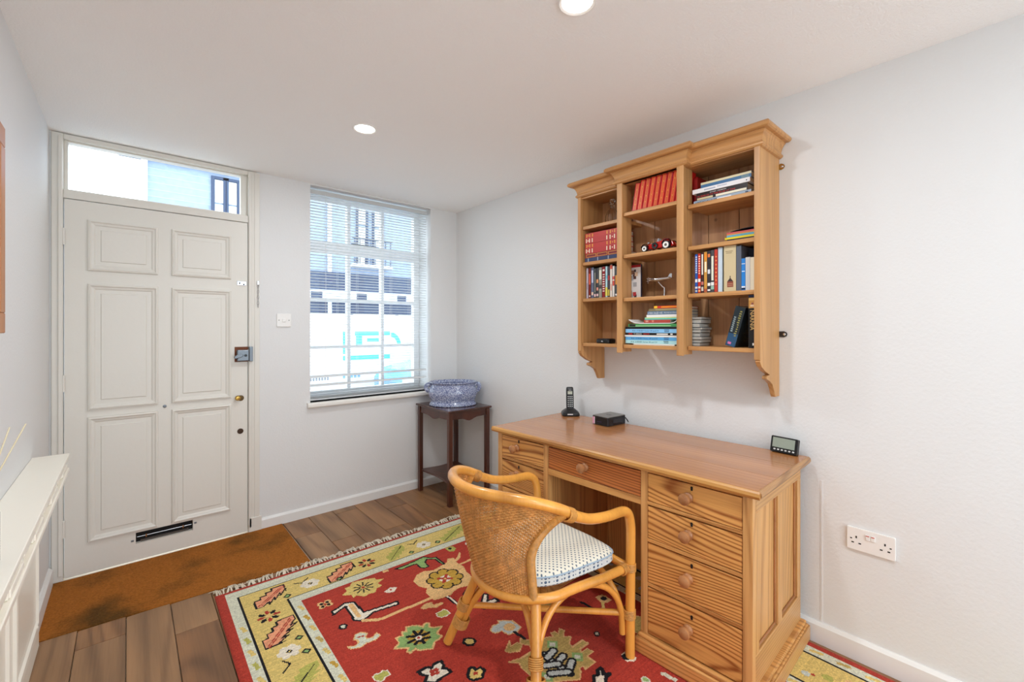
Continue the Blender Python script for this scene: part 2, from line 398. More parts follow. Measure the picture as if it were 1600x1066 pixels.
# hinges
for z in (1.745, 1.0, .262):
    MB().tube([(-.2485, DF-.010, z-.042), (-.2485, DF-.010, z+.042)], .0065, 10).build('hinge', DOORW, door, smooth=True)
# rim latch
lt = bx(.494, .566, DF-.002, DF-.0005, 1.072, 1.165).build('latch_backplate', mat('bare_timber', S(120, 70, 46), .8), door)
bx(.503, .567, DF-.034, DF-.002, 1.078, 1.146).build('latch_case', STEEL, door, bevel=.004)
bx(.568, .588, FY-.026, FY, 1.074, 1.166).build('latch_keep', STEEL, door, bevel=.003)
MB().prism([(.484, 1.106), (.489, 1.092), (.528, 1.104), (.535, 1.113), (.528, 1.122), (.50, 1.118)], 1, DF-.05, DF-.036).build('latch_lever', STEEL, door, bevel=.003)
MB().lathe([(.0, -.0), (.008, 0), (.008, .004), (0, .004)], (.548, DF-.038, 1.112), 1, 12).build('latch_snib', BLACK, door)
# brass knob with keyhole cover
MB().lathe([(0, -.035), (.011, -.034), (.016, -.027), (.014, -.017), (.006, -.011), (.006, 0), (0, 0)], (.508, DF, .851), 1, 16).build('door_knob', BRASS, door, smooth=True)
MB().lathe([(0, -.004), (.017, -.003), (.018, 0), (0, 0)], (.527, DF, .846), 1, 16).build('keyhole_cover', OLDBRASS, door, smooth=True)
MB().lathe([(0, -.006), (.015, -.005), (.017, 0), (0, 0)], (.525, DF, .641), 1, 18).build('lock_plug', mat('dark_bronze', S(70, 48, 32), .5, metal=.4), door, smooth=True)
MB().lathe([(0, -.005), (.007, -.004), (.009, 0), (0, 0)], (.155, DF, .838), 1, 14).build('spyhole', STEEL, door, smooth=True)
pl_ = bx(.506, .557, DF-.006, DF, 1.546, 1.572).build('chain_plate', CHROME, door, bevel=.002)
bx(.518, .524, DF-.008, DF-.006, 1.553, 1.566).build('slot', DARKHOLE, pl_); bx(.538, .548, DF-.009, DF-.006, 1.55, 1.557).build('slot', DARKHOLE, pl_)
ch = thing('door_chain', (.619, YB, 1.41), 'short chrome security chain hanging beside the front door', 'door chain')
bx(.612, .626, YB-.026, YB-.016, 1.553, 1.58).build('staple', CHROME, ch, bevel=.003)
for i in range(8):
    z = 1.548-.018*i; c = (.619, YB-.024, z); n = 10; pts = []
    for k in range(n):
        a = 2*PI*k/n
        pts.append((c[0]+(.0045*math.cos(a) if i % 2 == 0 else 0), c[1]+(0 if i % 2 == 0 else .0045*math.cos(a)), c[2]+.0105*math.sin(a)))
    MB().tube(pts, .0016, 6, closed=True).build('chain_link', CHROME, ch, smooth=True)
# light switch
sw = thing('light_switch', (.772, YB, 1.29), 'square white light switch plate between front door and window', 'light switch')
MB().prism(rrect(.729, .815, 1.290, 1.376, .004), 1, YB-.009, YB-.0005).build('plate', PLASTW, sw, bevel=.002)
bx(.762, .782, YB-.014, YB-.009, 1.322, 1.344).build('rocker', PLASTW, sw, bevel=.002)
for x in (.742, .802): MB().lathe([(0, -.001), (.0028, -.001), (.0028, .0), (0, 0)], (x, YB-.009, 1.333), 1, 10).build('screw', DARKHOLE, sw)

# ------------------------------------------------------------------ window
WY = YB+.19
wf = MB(); y0, y1 = WY, WY+.05
wf.box(WX0, WX0+.05, y0, y1, WZ0, WZ1); wf.box(WX1-.05, WX1, y0, y1, WZ0, WZ1)
wf.box(WX0+.05, WX1-.05, y0, y1, WZ0, WZ0+.05); wf.box(WX0+.05, WX1-.05, y0, y1, WZ1-.045, WZ1); wf.box(WX0+.05, WX1-.05, y0-.01, y1, 1.838, 1.918)
win = struct(wf.build('window_1', UPVC, bevel=.003))
BX = [1.276, 1.548]
for xb in BX:
    bx(xb-.013, xb+.013, y0+.004, y1-.006, WZ0+.05, 1.838).build('glazing_bar', UPVC, win)
    bx(xb-.013, xb+.013, y0+.004, y1-.006, 1.918, WZ1-.045).build('glazing_bar', UPVC, win)
cols = [WX0+.05, BX[0], BX[1], WX1-.05]
for zb in (1.493, 1.14):
    for c in range(3): bx(cols[c]+.013*(c > 0), cols[c+1]-.013*(c < 2), y0+.004, y1-.006, zb-.011, zb+.011).build('glazing_bar', UPVC, win)
rows = [(WZ0+.05, 1.129), (1.151, 1.482), (1.504, 1.838), (1.918, WZ1-.045)]
for c in range(3):
    for (a, b) in rows: bx(cols[c]+.013*(c > 0), cols[c+1]-.013*(c < 2), WY+.022, WY+.026, a, b).build('pane', PANE, win)
# casement stay
MB().tube([(1.29, WY-.012, 1.925), (1.48, WY-.012, 1.921)], .007, 8).build('casement_stay', STEEL, win, smooth=True)
struct(MB().prism([(YB-.028, .738), (YB-.034, .745), (YB-.034, .762), (YB-.028, .772), (YB+.19, .772), (YB+.19, .738)], 0, .915, 1.885).build('trim_9', mat('sill_paint', S(236, 233, 226), .35), bevel=.002))

# ------------------------------------------------------------------ venetian blind
BYc = YB+.055
vb = thing('venetian_blind', (1.415, BYc, .775), 'white venetian blind with open slats hanging in the window', 'blind')
BX0, BX1 = .948, 1.867
bx(BX0, BX1, BYc-.014, BYc+.014, 2.218, 2.246).build('headrail', mat('headrail_grey', S(205, 207, 206), .4), vb, bevel=.002)
def slat_mesh():
    m_ = MB(); pts = []
    wd = .0125
    for k in range(5): t = -1+k*.5; pts.append((t*wd, .0016*(1-t*t)))
    pts += [(p[0], p[1]-.0007) for p in reversed(pts)]
    return m_.prism(pts, 0, BX0+.002-1.4075, BX1-.002-1.4075)
first = None; NS = 70
zs = [2.200-.0203*i for i in range(NS)]
zs = [z for z in zs if z > .815]+[.806, .802, .798, .794, .790]
for i, z in enumerate(zs):
    if first is None: first = slat_mesh().build('slat', SLATM, vb, local=True, smooth=True); o = first
    else:
        o = first.copy(); COL.objects.link(o); o.parent = vb
    tilt = math.radians(-6+random.uniform(-1, 1))
    if 42 < i < len(zs)-5 and i in (62, 65): tilt = math.radians(38)
    o.location = (1.4075-1.415, 0, z-.775); o.rotation_euler = (tilt, 0, random.uniform(-.001, .001))
bx(BX0, BX1, BYc-.013, BYc+.013, .776, .788).build('bottom_rail', SLATM, vb, bevel=.003)
for x in (1.14, 1.285, 1.553, 1.71):
    for yo in (-.014, .014): MB().tube([(x, BYc+yo, .786), (x, BYc+yo, 2.22)], .0009, 5).build('ladder_cord', SLATM, vb)
MB().tube([(1.05, BYc-.02, 2.22), (1.052, BYc-.022, 1.5), (1.05, BYc-.02, .95)], .0013, 5).build('pull_cord', SLATM, vb)

# ------------------------------------------------------------------ downlights
LAMPS = [(.886, 2.138), (1.028, .885), (.95, -.5), (.95, -1.7)]  # last two are unseen, added behind the camera to light the room
LENS = mat('lamp_lens', S(255, 250, 240), .4, emit=14)
for i, (lx, ly) in enumerate(LAMPS):
    t = thing('recessed_downlight', (lx, ly, H), ['lit recessed ceiling downlight nearest the front door', 'lit recessed ceiling downlight above the rattan chair', 'unseen recessed ceiling downlight added to light the middle of the room', 'unseen recessed ceiling downlight added near the added rear opening'][i], 'ceiling light', 'recessed downlights')
    MB().lathe([(.047, 0), (.058, 0), (.058, -.003), (.054, -.006), (.047, -.003)], (lx, ly, H), 2, 28, ring=True).build('trim_ring', PLASTW, t, smooth=True)
    MB().lathe([(0, -.0015), (.047, -.0015), (.047, 0), (0, 0)], (lx, ly, H), 2, 28).build('lens', LENS, t)
    d = bpy.data.lights.new('downlight_lamp', 'AREA'); d.shape = 'DISK'; d.size = .09; d.energy = LAMP; d.color = (.90, .95, 1)
    lo = bpy.data.objects.new('downlight_lamp', d); COL.objects.link(lo); lo.location = (lx, ly, H-.008)

# ================================================================== RUG
RW, RL = 1.80, 2.80; RG = .0045
RC = dict(red=(172, 58, 44), dk=(24, 22, 26), yel=(214, 188, 112), cream=(208, 208, 186), white=(226, 216, 196), pale=(204, 206, 186),
          peach=(222, 180, 122), green=(140, 172, 104), ochre=(190, 152, 62), tan=(186, 160, 92), pink=(224, 154, 116), olive=(176, 172, 88), grey=(190, 198, 192))
CN = list(RC); CI = {n: i for i, n in enumerate(CN)}
NU, NV = int(RW/RG), int(RL/RG)
rug = np.zeros((NV, NU), np.int8); rug[:] = CI['red']
def ruv(px, py):
    q = on_floor(px, py, .012); v = 2.508-.02*(q.x-.305)-q.y; return (q.x-.309+.01*v, v)
_gu = (np.arange(NU)+.5)*RG; _gv = (np.arange(NV)+.5)*RG
def fillp(pts, col):
    P = np.array(pts); a = max(0, int(P[:, 0].min()/RG)-1); b = min(NU, int(P[:, 0].max()/RG)+2); c = max(0, int(P[:, 1].min()/RG)-1); d = min(NV, int(P[:, 1].max()/RG)+2)
    if b <= a or d <= c: return
    U, V = np.meshgrid(_gu[a:b], _gv[c:d]); ins = np.zeros(U.shape, bool); n = len(P)
    for i in range(n):
        x1, y1 = P[i]; x2, y2 = P[(i+1) % n]
        if y1 == y2: continue
        cr = ((y1 > V) != (y2 > V)) & (U < (x2-x1)*(V-y1)/(y2-y1)+x1); ins ^= cr
    rug[c:d, a:b][ins] = CI[col]
def stroke(pts, col, wd=.008, closed=False):
    P = [np.array(p) for p in pts]; segs = list(zip(P[:-1], P[1:]))+([(P[-1], P[0])] if closed else [])
    for p, q in segs:
        a = max(0, int((min(p[0], q[0])-wd)/RG)); b = min(NU, int((max(p[0], q[0])+wd)/RG)+1); c = max(0, int((min(p[1], q[1])-wd)/RG)); d = min(NV, int((max(p[1], q[1])+wd)/RG)+1)
        if b <= a or d <= c: continue
        U, V = np.meshgrid(_gu[a:b], _gv[c:d]); e = q-p; l2 = max(e@e, 1e-9)
        t = np.clip(((U-p[0])*e[0]+(V-p[1])*e[1])/l2, 0, 1); dist = np.hypot(U-p[0]-t*e[0], V-p[1]-t*e[1])
        rug[c:d, a:b][dist <= wd/2] = CI[col]
CR = dict(A=(380, 840, 6.664), B=(360, 930, 7.84), D=(540, 930, 7.273), E=(560, 800, 7.105), F=(840, 940, 7.273), G=(700, 880, 5.0))
def K(c, pts): x, y, s = CR[c]; return [ruv(x+a/s, y+b/s) for a, b in pts]
def circ(u, v, r, n=14, ru=None): return [(u+(ru or r)*math.cos(2*PI*k/n), v+r*math.sin(2*PI*k/n)) for k in range(n)]
# bands: red selvedge, cream guard, black line, yellow border, black line, cream guard, red field
def frame(inset, col): rug[int(inset[0]/RG):int((RL-inset[0])/RG), int(inset[1]/RG):int((RW-inset[1])/RG)] = CI[col]
frame((.028, .036), 'cream'); frame((.086, .078), 'dk'); frame((.092, .089), 'yel'); frame((.250, .253), 'dk'); frame((.256, .264), 'cream'); frame((.302, .305), 'red')
# small S figures along the cream guards
for i in range(28):
    v = .36+i*.088
    for u, c in ((.058, 'olive' if i % 2 else 'ochre'), (.285, 'ochre' if i % 3 else 'tan'), (RW-.058, 'tan'), (RW-.285, 'ochre')):
        fillp([(u-.012, v-.02), (u+.004, v-.024), (u+.010, v), (u+.014, v+.02), (u-.002, v+.024), (u-.004, v+.004)], c if i % 2 else 'yel')
# border motifs, reused round the rug:  s runs along the border, t across it (0..1 from the outer black line)
def zig(map_, s0, w_, fill, edge, core):
    """stepped diagonal band: saw-toothed long sides, a hatched spine"""
    n = 4; up = []; dn = []
    for k in range(n):
        a = s0+w_*.80*k/n; b = s0+w_*.80*(k+1)/n; ta = .66-.58*k/n; tb = .66-.58*(k+1)/n
        up += [(a, ta), (a+w_*.02, tb)]
        dn += [(b+w_*.20, tb+.26), (b+w_*.20-w_*.02, ta+.28)]
    poly = up+[(s0+w_*.80, .08), (s0+w_, .08)]+dn[::-1]+[(s0+w_*.20, .94), (s0, .94)]
    P = [map_(*p) for p in poly]; fillp(P, fill)
    if edge: stroke(P, edge, .007, True)
    stroke([map_(s0+.012, .84), map_(s0+w_*.92, .16)], core, .005)
    if edge: stroke([map_(s0+.026, .84), map_(s0+w_*.92+.014, .16)], core, .005)
def rosette(map_, s, t=.5):
    for k in range(8):
        a = 2*PI*k/8; c = map_(s, t); u = c[0]+.032*math.cos(a); v = c[1]+.032*math.sin(a)
        fillp([(c[0]+r_*math.cos(a+da), c[1]+r_*math.sin(a+da)) for r_, da in ((.012, 0), (.030, .34), (.046, .12), (.046, -.12), (.030, -.34))], 'dk' if k % 2 else 'red')
    fillp(circ(*map_(s, t), .010), 'peach')
def cloud(map_, s, t=.5):
    for k in range(6):
        a = 2*PI*k/6; c = map_(s, t); fillp(circ(c[0]+.028*math.cos(a), c[1]+.024*math.sin(a), .017), 'white')
    c = map_(s, t); fillp(circ(c[0], c[1], .012, 4), 'dk'); fillp(circ(c[0], c[1], .005), 'yel')
def sq(map_, s, t):
    c = map_(s, t); fillp(circ(c[0], c[1], .019, 4), 'dk'); fillp(circ(c[0], c[1], .010, 4), 'green')
def bird(map_, s, t=.25): stroke([map_(s-.03, t), map_(s, t+.12), map_(s+.035, t-.08)], 'dk', .007)
far = lambda s, t: (s, .095+t*.155); left = lambda s, t: (.092+t*.163, s); right_ = lambda s, t: (RW-.092-t*.163, s); near = lambda s, t: (s, RL-.095-t*.155)
# far border as seen
zig(far, .13, .14, 'pink', 'dk', 'red'); sq(far, .262, .82); bird(far, .345); cloud(far, .375, .55); zig(far, .455, .15, 'pink', 'dk', 'red'); sq(far, .50, .88)
rosette(far, .665); zig(far, .77, .13, 'olive', None, 'dk'); sq(far, .905, .82); bird(far, .96, .2); cloud(far, 1.0, .6); sq(far, 1.08, .75); zig(far, 1.11, .20, 'olive', None, 'dk'); rosette(far, 1.39); zig(far, 1.48, .13, 'pink', 'dk', 'red')
for mp_, L_ in ((left, RL-.3), (near, RW-.15)):
    s = .30
    seq = ['r', 'z', 's', 'c', 'b', 'o', 'r', 'z', 's', 'c']; k = 0
    while s < L_-.12:
        q = seq[k % len(seq)]; k += 1
        if q == 'r': rosette(mp_, s+.03, .42); s += .09
        elif q == 'z': zig(mp_, s, .16, 'pink', 'dk', 'red'); s += .17
        elif q == 's': sq(mp_, s, .82); s += .03
        elif q == 'c': cloud(mp_, s+.03, .5); sq(mp_, s+.07, .82); s += .10
        elif q == 'b': bird(mp_, s, .3); s += .05
        elif q == 'o': zig(mp_, s, .13, 'olive', None, 'dk'); s += .16
for i in range(40):                                     # the right border: a scatter of small pale flowers
    s = .33+i*.058; t = (.3, .72, .5)[i % 3]; c = right_(s, t)
    fillp(circ(c[0], c[1], .014+.004*(i % 2)), ('grey', 'olive', 'peach', 'white')[i % 4])
    if i % 3 == 1: fillp(circ(c[0]+.012, c[1]+.02, .007), 'red')
# field figures traced from the floor
def fig(c, pts, col, edge=None, wd=.009):
    P = K(c, pts); fillp(P, col)
    if edge: stroke(P, edge, wd, True)
fig('D', [(555, 610), (610, 545), (570, 490), (650, 462), (640, 420), (690, 415), (690, 365), (760, 350), (820, 345), (880, 362), (900, 320), (945, 318), (950, 365), (1010, 370), (1095, 355), (1050, 410), (1040, 440), (1100, 465), (1060, 500), (1010, 535), (990, 610), (900, 620), (840, 630), (790, 610), (740, 660), (700, 640), (715, 600), (640, 605)], 'green', 'peach', .008)
fig('D', [(700, 500), (780, 410), (870, 395), (960, 430), (950, 500), (890, 550), (790, 565)], 'ochre')
for a, b in (((715, 540), (800, 500)), ((860, 465), (945, 425)), ((770, 415), (810, 455)), ((850, 510), (895, 545)), ((705, 475), (790, 470)), ((870, 500), (955, 480)), ((870, 400), (835, 450)), ((790, 560), (825, 520))): stroke(K('D', [a, b]), 'dk', .014)
fillp(circ(*K('D', [(832, 487)])[0], .014), 'white'); fillp(circ(*K('D', [(832, 487)])[0], .007), 'red')
fig('D', [(820, 875), (930, 820), (980, 830), (1000, 790), (1080, 750), (1120, 800), (1100, 830), (1150, 835), (1200, 875), (1110, 930), (1060, 960), (1020, 1000), (900, 990), (930, 920), (870, 910)], 'white', 'dk', .012)
for dx, dy in ((-30, -10), (30, 10), (20, -25), (-20, 25)): fillp(circ(*K('D', [(1012+dx, 875+dy)])[0], .010, 6), 'red')
fig('D', [(310, 935), (330, 905), (400, 885), (420, 860), (480, 860), (510, 905), (450, 930), (430, 970), (390, 985), (340, 970)], 'olive', 'white', .005)
fig('D', [(1025, 210), (1070, 190), (1110, 165), (1150, 170), (1190, 205), (1150, 235), (1090, 255), (1050, 245)], 'olive', 'white', .005)
fig('D', [(1390, 900), (1410, 830), (1450, 820), (1480, 850), (1530, 825), (1585, 850), (1560, 900), (1560, 940), (1490, 960), (1450, 970), (1400, 950)], 'yel', 'dk', .011)
fillp(circ(*K('D', [(1478, 890)])[0], .008), 'red')
fig('D', [(1330, 545), (1345, 500), (1400, 490), (1460, 500), (1480, 530), (1450, 570), (1390, 575)], 'yel', 'dk', .008)
fig('D', [(20, 590), (110, 580), (150, 540), (130, 510), (90, 510), (110, 450), (160, 425), (220, 430), (250, 440), (225, 470), (240, 495), (310, 480), (350, 430), (400, 455), (340, 510), (240, 545), (170, 595), (60, 615)], 'pale', 'peach', .005)
stroke(K('D', [(145, 480), (205, 465)]), 'red', .008)
# white stepped stalk with the dark outline
fig('D', [(-155, 185), (-90, 150), (-20, 95), (40, 85), (100, 80), (205, 195), (590, 70), (600, 105), (320, 195), (200, 290), (100, 290), (70, 240), (0, 130), (-60, 170), (-140, 230)], 'white', 'dk', .010)
stroke(K('D', [(60, 110), (150, 240)]), 'peach', .02); stroke(K('D', [(200, 290), (380, 280), (600, 190), (980, 30)]), 'peach', .018)
fig('D', [(850, 150), (900, 100), (980, 80), (1000, 110), (1100, 80), (1110, 100), (1030, 145), (960, 145), (880, 165)], 'peach')
stroke(K('D', [(1150, 15), (1240, 80), (1330, 155), (1420, 140)]), 'dk', .02); stroke(K('D', [(1160, 15), (1240, 75), (1330, 145), (1420, 130)]), 'white', .009)
# large peach medallion with the ochre flower
fig('E', [(610, 770), (650, 700), (720, 660), (830, 650), (900, 610), (980, 560), (990, 520), (1060, 510), (1090, 560), (1170, 610), (1200, 670), (1290, 740), (1300, 765), (1230, 820), (1130, 840), (1060, 880), (1030, 920), (920, 960), (840, 980), (750, 900), (760, 850), (680, 830), (640, 800)], 'peach')
fig('E', [(1060, 540), (1100, 500), (1120, 450), (1135, 460), (1130, 510), (1090, 550)], 'peach')
cu_ = K('E', [(962, 740)])[0]
for k in range(8):
    a = 2*PI*(k+.5)/8; c = (cu_[0]+.062*math.cos(a), cu_[1]+.062*math.sin(a)); P = circ(c[0], c[1], .030); fillp(P, 'ochre'); stroke(P, 'dk', .007, True)
fillp(circ(cu_[0], cu_[1], .06), 'ochre'); fillp(circ(cu_[0], cu_[1], .030), 'white')
stroke([(cu_[0]-.026, cu_[1]-.02), (cu_[0]+.026, cu_[1]+.02)], 'red', .017); stroke([(cu_[0]-.022, cu_[1]+.024), (cu_[0]+.022, cu_[1]-.024)], 'red', .017); fillp(circ(cu_[0], cu_[1], .007), 'yel')
stroke(K('E', [(1110, 590), (1250, 530), (1420, 470)]), 'peach', .016)
# green bird figure
fig('E', [(410, 635), (480, 610), (600, 560), (720, 500), (800, 510), (860, 505), (960, 580), (930, 580), (850, 525), (760, 525), (740, 560), (780, 605), (740, 625), (690, 620), (650, 580), (600, 590), (480, 640)], 'green', 'dk', .008)
fig('E', [(960, 405), (1000, 390), (1040, 380), (1085, 405), (1060, 440), (1010, 440)], 'olive', None); fillp(circ(*K('E', [(1015, 408)])[0], .012, 6), 'dk')
fig('E', [(265, 655), (330, 640), (335, 660), (275, 680)], 'peach')
fig('E', [(285, 890), (350, 840), (430, 835), (400, 890), (330, 900)], 'white', None); fillp(circ(*K('E', [(360, 865)])[0], .006), 'red')
fig('E', [(1180, 350), (1240, 310), (1330, 320), (1400, 360), (1330, 420), (1240, 410)], 'white', None); stroke(K('E', [(1255, 345), (1330, 380)]), 'dk', .02)
stroke(K('E', [(1180, 915), (1210, 870), (1290, 850)]), 'dk', .022); stroke(K('E', [(1190, 905), (1215, 875), (1290, 858)]), 'white', .012)
fig('E', [(1320, 1050), (1370, 990), (1390, 910), (1440, 920), (1430, 990), (1520, 960), (1560, 990), (1450, 1040), (1400, 1080)], 'white', 'dk', .010)
# cream leaf flower near the left border
fig('A', [(1025, 605), (1080, 560), (1050, 530), (1110, 510), (1130, 470), (1210, 450), (1280, 435), (1370, 420), (1385, 440), (1460, 430), (1400, 480), (1450, 500), (1390, 530), (1380, 570), (1310, 590), (1270, 615), (1180, 605), (1150, 630), (1130, 600)], 'yel', None)
for k in range(10):
    a = 2*PI*k/10; c = K('A', [(1250, 520)])[0]; stroke([(c[0]+.016*math.cos(a), c[1]+.016*math.sin(a)), (c[0]+.045*math.cos(a), c[1]+.045*math.sin(a))], 'dk', .007)
fillp(circ(*K('A', [(1250, 520)])[0], .009), 'red')
c_ = K('A', [(852, 697)])[0]
for dx, dy in ((-.016, -.013), (.016, -.013), (-.016, .013), (.016, .013)): fillp(circ(c_[0]+dx, c_[1]+dy, .016, 6), 'peach')
for dx, dy in ((-.013, -.011), (.013, -.011), (-.013, .011), (.013, .011)): fillp(circ(c_[0]+dx, c_[1]+dy, .009, 6), 'dk')
fig('A', [(1000, 945), (1010, 915), (1055, 905), (1080, 915), (1065, 945), (1030, 955)], 'cream', 'dk', .009)
# the large ochre medallion under the chair
fig('F', [(100, 410), (180, 400), (150, 360), (190, 340), (235, 370), (250, 310), (300, 330), (295, 400), (380, 400), (360, 470), (390, 520), (510, 440), (575, 475), (480, 545), (500, 580), (560, 535), (630, 570), (560, 620), (655, 690), (540, 770), (520, 730), (470, 760), (490, 800), (480, 890), (300, 900), (200, 920), (0, 920), (-60, 860), (-180, 760), (-210, 700), (-330, 690), (-180, 640), (-60, 560), (-90, 500), (-200, 480), (-190, 420), (-100, 440), (-60, 400), (0, 440)], 'tan', 'peach', .006)
for p in ((170, 490), (450, 630), (110, 860)): fillp(circ(*K('F', [p])[0], .030, 4), 'green'); fillp(circ(*K('F', [p])[0], .015, 4), 'pale')
for a in ([(90, 600), (180, 690), (280, 760), (370, 820)],): stroke(K('F', a), 'dk', .034); stroke(K('F', a), 'grey', .016)
for a, b in (((180, 560), (110, 640)), ((290, 620), (220, 700)), ((390, 680), (350, 790)), ((90, 730), (230, 710)), ((150, 820), (350, 800))): stroke(K('F', [a, b]), 'dk', .038); stroke(K('F', [a, b]), 'grey', .020)
fig('F', [(640, 850), (690, 830), (680, 780), (715, 755), (750, 790), (740, 830), (820, 820), (770, 880), (790, 960), (700, 990), (640, 960)], 'white', 'dk', .014)
fig('F', [(640, 370), (660, 345), (700, 350), (705, 380), (670, 395)], 'cream', 'dk', .006)
fig('F', [(950, 600), (990, 570), (1060, 590), (1130, 640), (1100, 680), (1010, 685), (960, 650)], 'white', None); fillp(circ(*K('F', [(1000, 630)])[0], .018, 6), 'dk')
fig('F', [(1180, 870), (1210, 855), (1260, 880), (1280, 915), (1190, 916)], 'green', 'cream', .006)
fig('F', [(1400, 800), (1450, 810), (1540, 860), (1600, 890), (1560, 916), (1480, 870), (1400, 830)], 'cream')
fig('G', [(1150, 265), (1200, 245), (1230, 255), (1280, 290), (1240, 310), (1190, 305)], 'peach', None); fillp(circ(*K('G', [(1215, 278)])[0], .016), 'dk'); stroke(K('G', [(1210, 310), (1215, 390)]), 'yel', .014)
stroke(K('G', [(1040, 305), (1200, 390)]), 'dk', .014)
fig('G', [(330, 530), (350, 490), (400, 470), (390, 450), (500, 450), (570, 500), (540, 540), (470, 560), (420, 530), (370, 550)], 'grey', 'peach', .006); fillp(circ(*K('G', [(480, 500)])[0], .026, 8), 'peach')
stroke(K('G', [(520, 540), (600, 590)]), 'dk', .014)
fig('G', [(120, 620), (140, 590), (190, 590), (215, 615), (190, 640), (150, 640)], 'yel', 'dk', .008)
fig('G', [(445, 690), (480, 610), (490, 650), (540, 620), (580, 640), (560, 690), (480, 700)], 'tan', 'peach', .005)
fig('G', [(735, 310), (765, 305), (765, 335), (738, 335)], 'green', None)
# the same figures again on the far half of the field, hidden by desk and chair from here
for (u, v) in ((1.15, 1.0), (.75, 1.75), (1.25, 1.9), (.6, 2.2), (1.1, 2.3), (1.38, 1.45)):
    P = [(u+(.07+.03*(k % 2))*math.cos(2*PI*k/12), v+(.07+.03*(k % 2))*math.sin(2*PI*k/12)) for k in range(12)]
    fillp(P, 'tan'); stroke(P, 'peach', .006, True); fillp(circ(u, v, .035, 8), 'green'); fillp(circ(u, v, .015, 6), 'red')
# mesh: one quad for each knot, colours carried on the faces
def make_rug():
    iu = np.arange(NU+1)*RG; iv = np.arange(NV+1)*RG
    U, V = np.meshgrid(iu, iv); X = .309+U-.01*V; Y = 2.508-.02*(X-.305)-V
    edge = np.minimum(np.minimum(U, RW-U), np.minimum(V, RL-V)); Z = .006+.006*np.clip(edge/.012, 0, 1)**.5
    co = np.stack([X, Y, Z], -1).reshape(-1, 3).astype(np.float32)
    a = (np.arange(NV)[:, None]*(NU+1)+np.arange(NU)[None]).reshape(-1)
    q = np.stack([a, a+NU+1, a+NU+2, a+1], -1).astype(np.int32)
    # skirt so the rug has thickness
    bl = [(.309, 2.508, 0)]
    me = bpy.data.meshes.new('rug_pile'); me.vertices.add(len(co)); me.vertices.foreach_set('co', co.reshape(-1))
    me.loops.add(q.size); me.loops.foreach_set('vertex_index', q.reshape(-1)); me.polygons.add(len(q))
    me.polygons.foreach_set('loop_start', np.arange(0, q.size, 4, dtype=np.int32)); me.update(calc_edges=True)
    lut = np.array([S(*RC[n]) for n in CN], np.float32)
    rng = np.random.default_rng(3); cols = lut[rug.reshape(-1)].copy()
    row = rng.normal(1, .05, NV); jit = rng.normal(1, .10, NU*NV)*np.repeat(row, NU); cols[:, :3] *= np.clip(jit, .6, 1.4)[:, None]
    at = me.color_attributes.new('knots', 'FLOAT_COLOR', 'CORNER')
    at.data.foreach_set('color', np.repeat(cols, 4, axis=0).reshape(-1))
    return me
def rug_mat():
    m, nt, p, N, L = _nt('wool_pile'); at = N.new('ShaderNodeAttribute'); at.attribute_name = 'knots'
    L.new(at.outputs['Color'], p.inputs['Base Color']); p.inputs['Roughness'].default_value = 1; p.inputs['Specular IOR Level'].default_value = .08
    p.inputs['Sheen Weight'].default_value = .08
    tc = N.new('ShaderNodeTexCoord'); n = N.new('ShaderNodeTexNoise'); n.inputs['Scale'].default_value = 320; L.new(tc.outputs['Object'], n.inputs['Vector'])
    b = N.new('ShaderNodeBump'); b.inputs['Strength'].default_value = .6; b.inputs['Distance'].default_value = .003; L.new(n.outputs[0], b.inputs['Height']); L.new(b.outputs[0], p.inputs['Normal'])
    return m
rt = thing('patterned_rug', (1.2, 1.1, 0), 'red patterned wool rug with yellow floral border and white fringe under the desk', 'rug')
me = make_rug(); me.materials.append(rug_mat()); ro = bpy.data.objects.new('pile', me); COL.objects.link(ro); ro.parent = rt; ro.location = (-1.2, -1.1, 0)
MB().prism([(.309, 2.508), (.309+RW, 2.508-.036), (.281+RW, -.29), (.281, -.256)], 2, .0005, .006).build('backing', mat('rug_backing', S(150, 60, 48), .95), rt)
fr = MB()
for i in range(120):
    u = RW*(i+.5+random.uniform(-.3, .3))/120; x = .309+u; y = 2.508-.02*(x-.305); l = random.uniform(.028, .062); a = random.uniform(-.9, .9)
    for q in range(4):
        h = random.uniform(.004, .018); e = a+random.uniform(-.35, .35)
        pts = smoothpath([(x+random.uniform(-.004, .004), y-.004, .006), (x+e*.014, y+l*.4, .004+h), (x+e*.034, y+l*.75, .004+h*.5), (x+e*.034+random.uniform(-.022, .022), y+l*random.uniform(.8, 1.1), .0025)], 3)
        fr.tube(pts, random.uniform(.0014, .0024), 4)
tag(fr.build('fringe', mat('fringe_cotton', S(226, 216, 196), .9), rt), kind='stuff')

# ================================================================== RATTAN CHAIR  (local frame: +x is the front, z up)
CHX, CHY, CHZ = 1.215, 1.255, .0125
chair = thing('rattan_armchair', (CHX, CHY, CHZ), 'honey rattan tub armchair with woven wicker back and patterned seat cushion', 'chair')
ZR = .712; ZS = .345
rcx, rR = -.075, .265          # rail plan circle
scx, sR = -.035, .215          # seat plan circle
def railpt(th): return (rcx+rR*math.cos(th), rR*math.sin(th))
near_arm = []
back_pts = []
for k in range(25):                       # from the near side round the back to the far side
    th = math.radians(-90-180*k/24); x, y = railpt(th); ph_ = abs(k/24-.5)*PI; back_pts.append((x, y, ZR+.008-.087*(1-math.cos(ph_))**1.94))
def armpts(s):                            # s=-1 near, +1 far; from the back rail forward and down the front leg
    y = s*rR
    return [(-.075, y, .633), (-.035, y, .615), (.0, y, .602), (.06, y, .589), (.12, y, .581), (.17, y, .578), (.205, y, .573), (.238, y*.985, .552), (.254, y*.98, .505)]
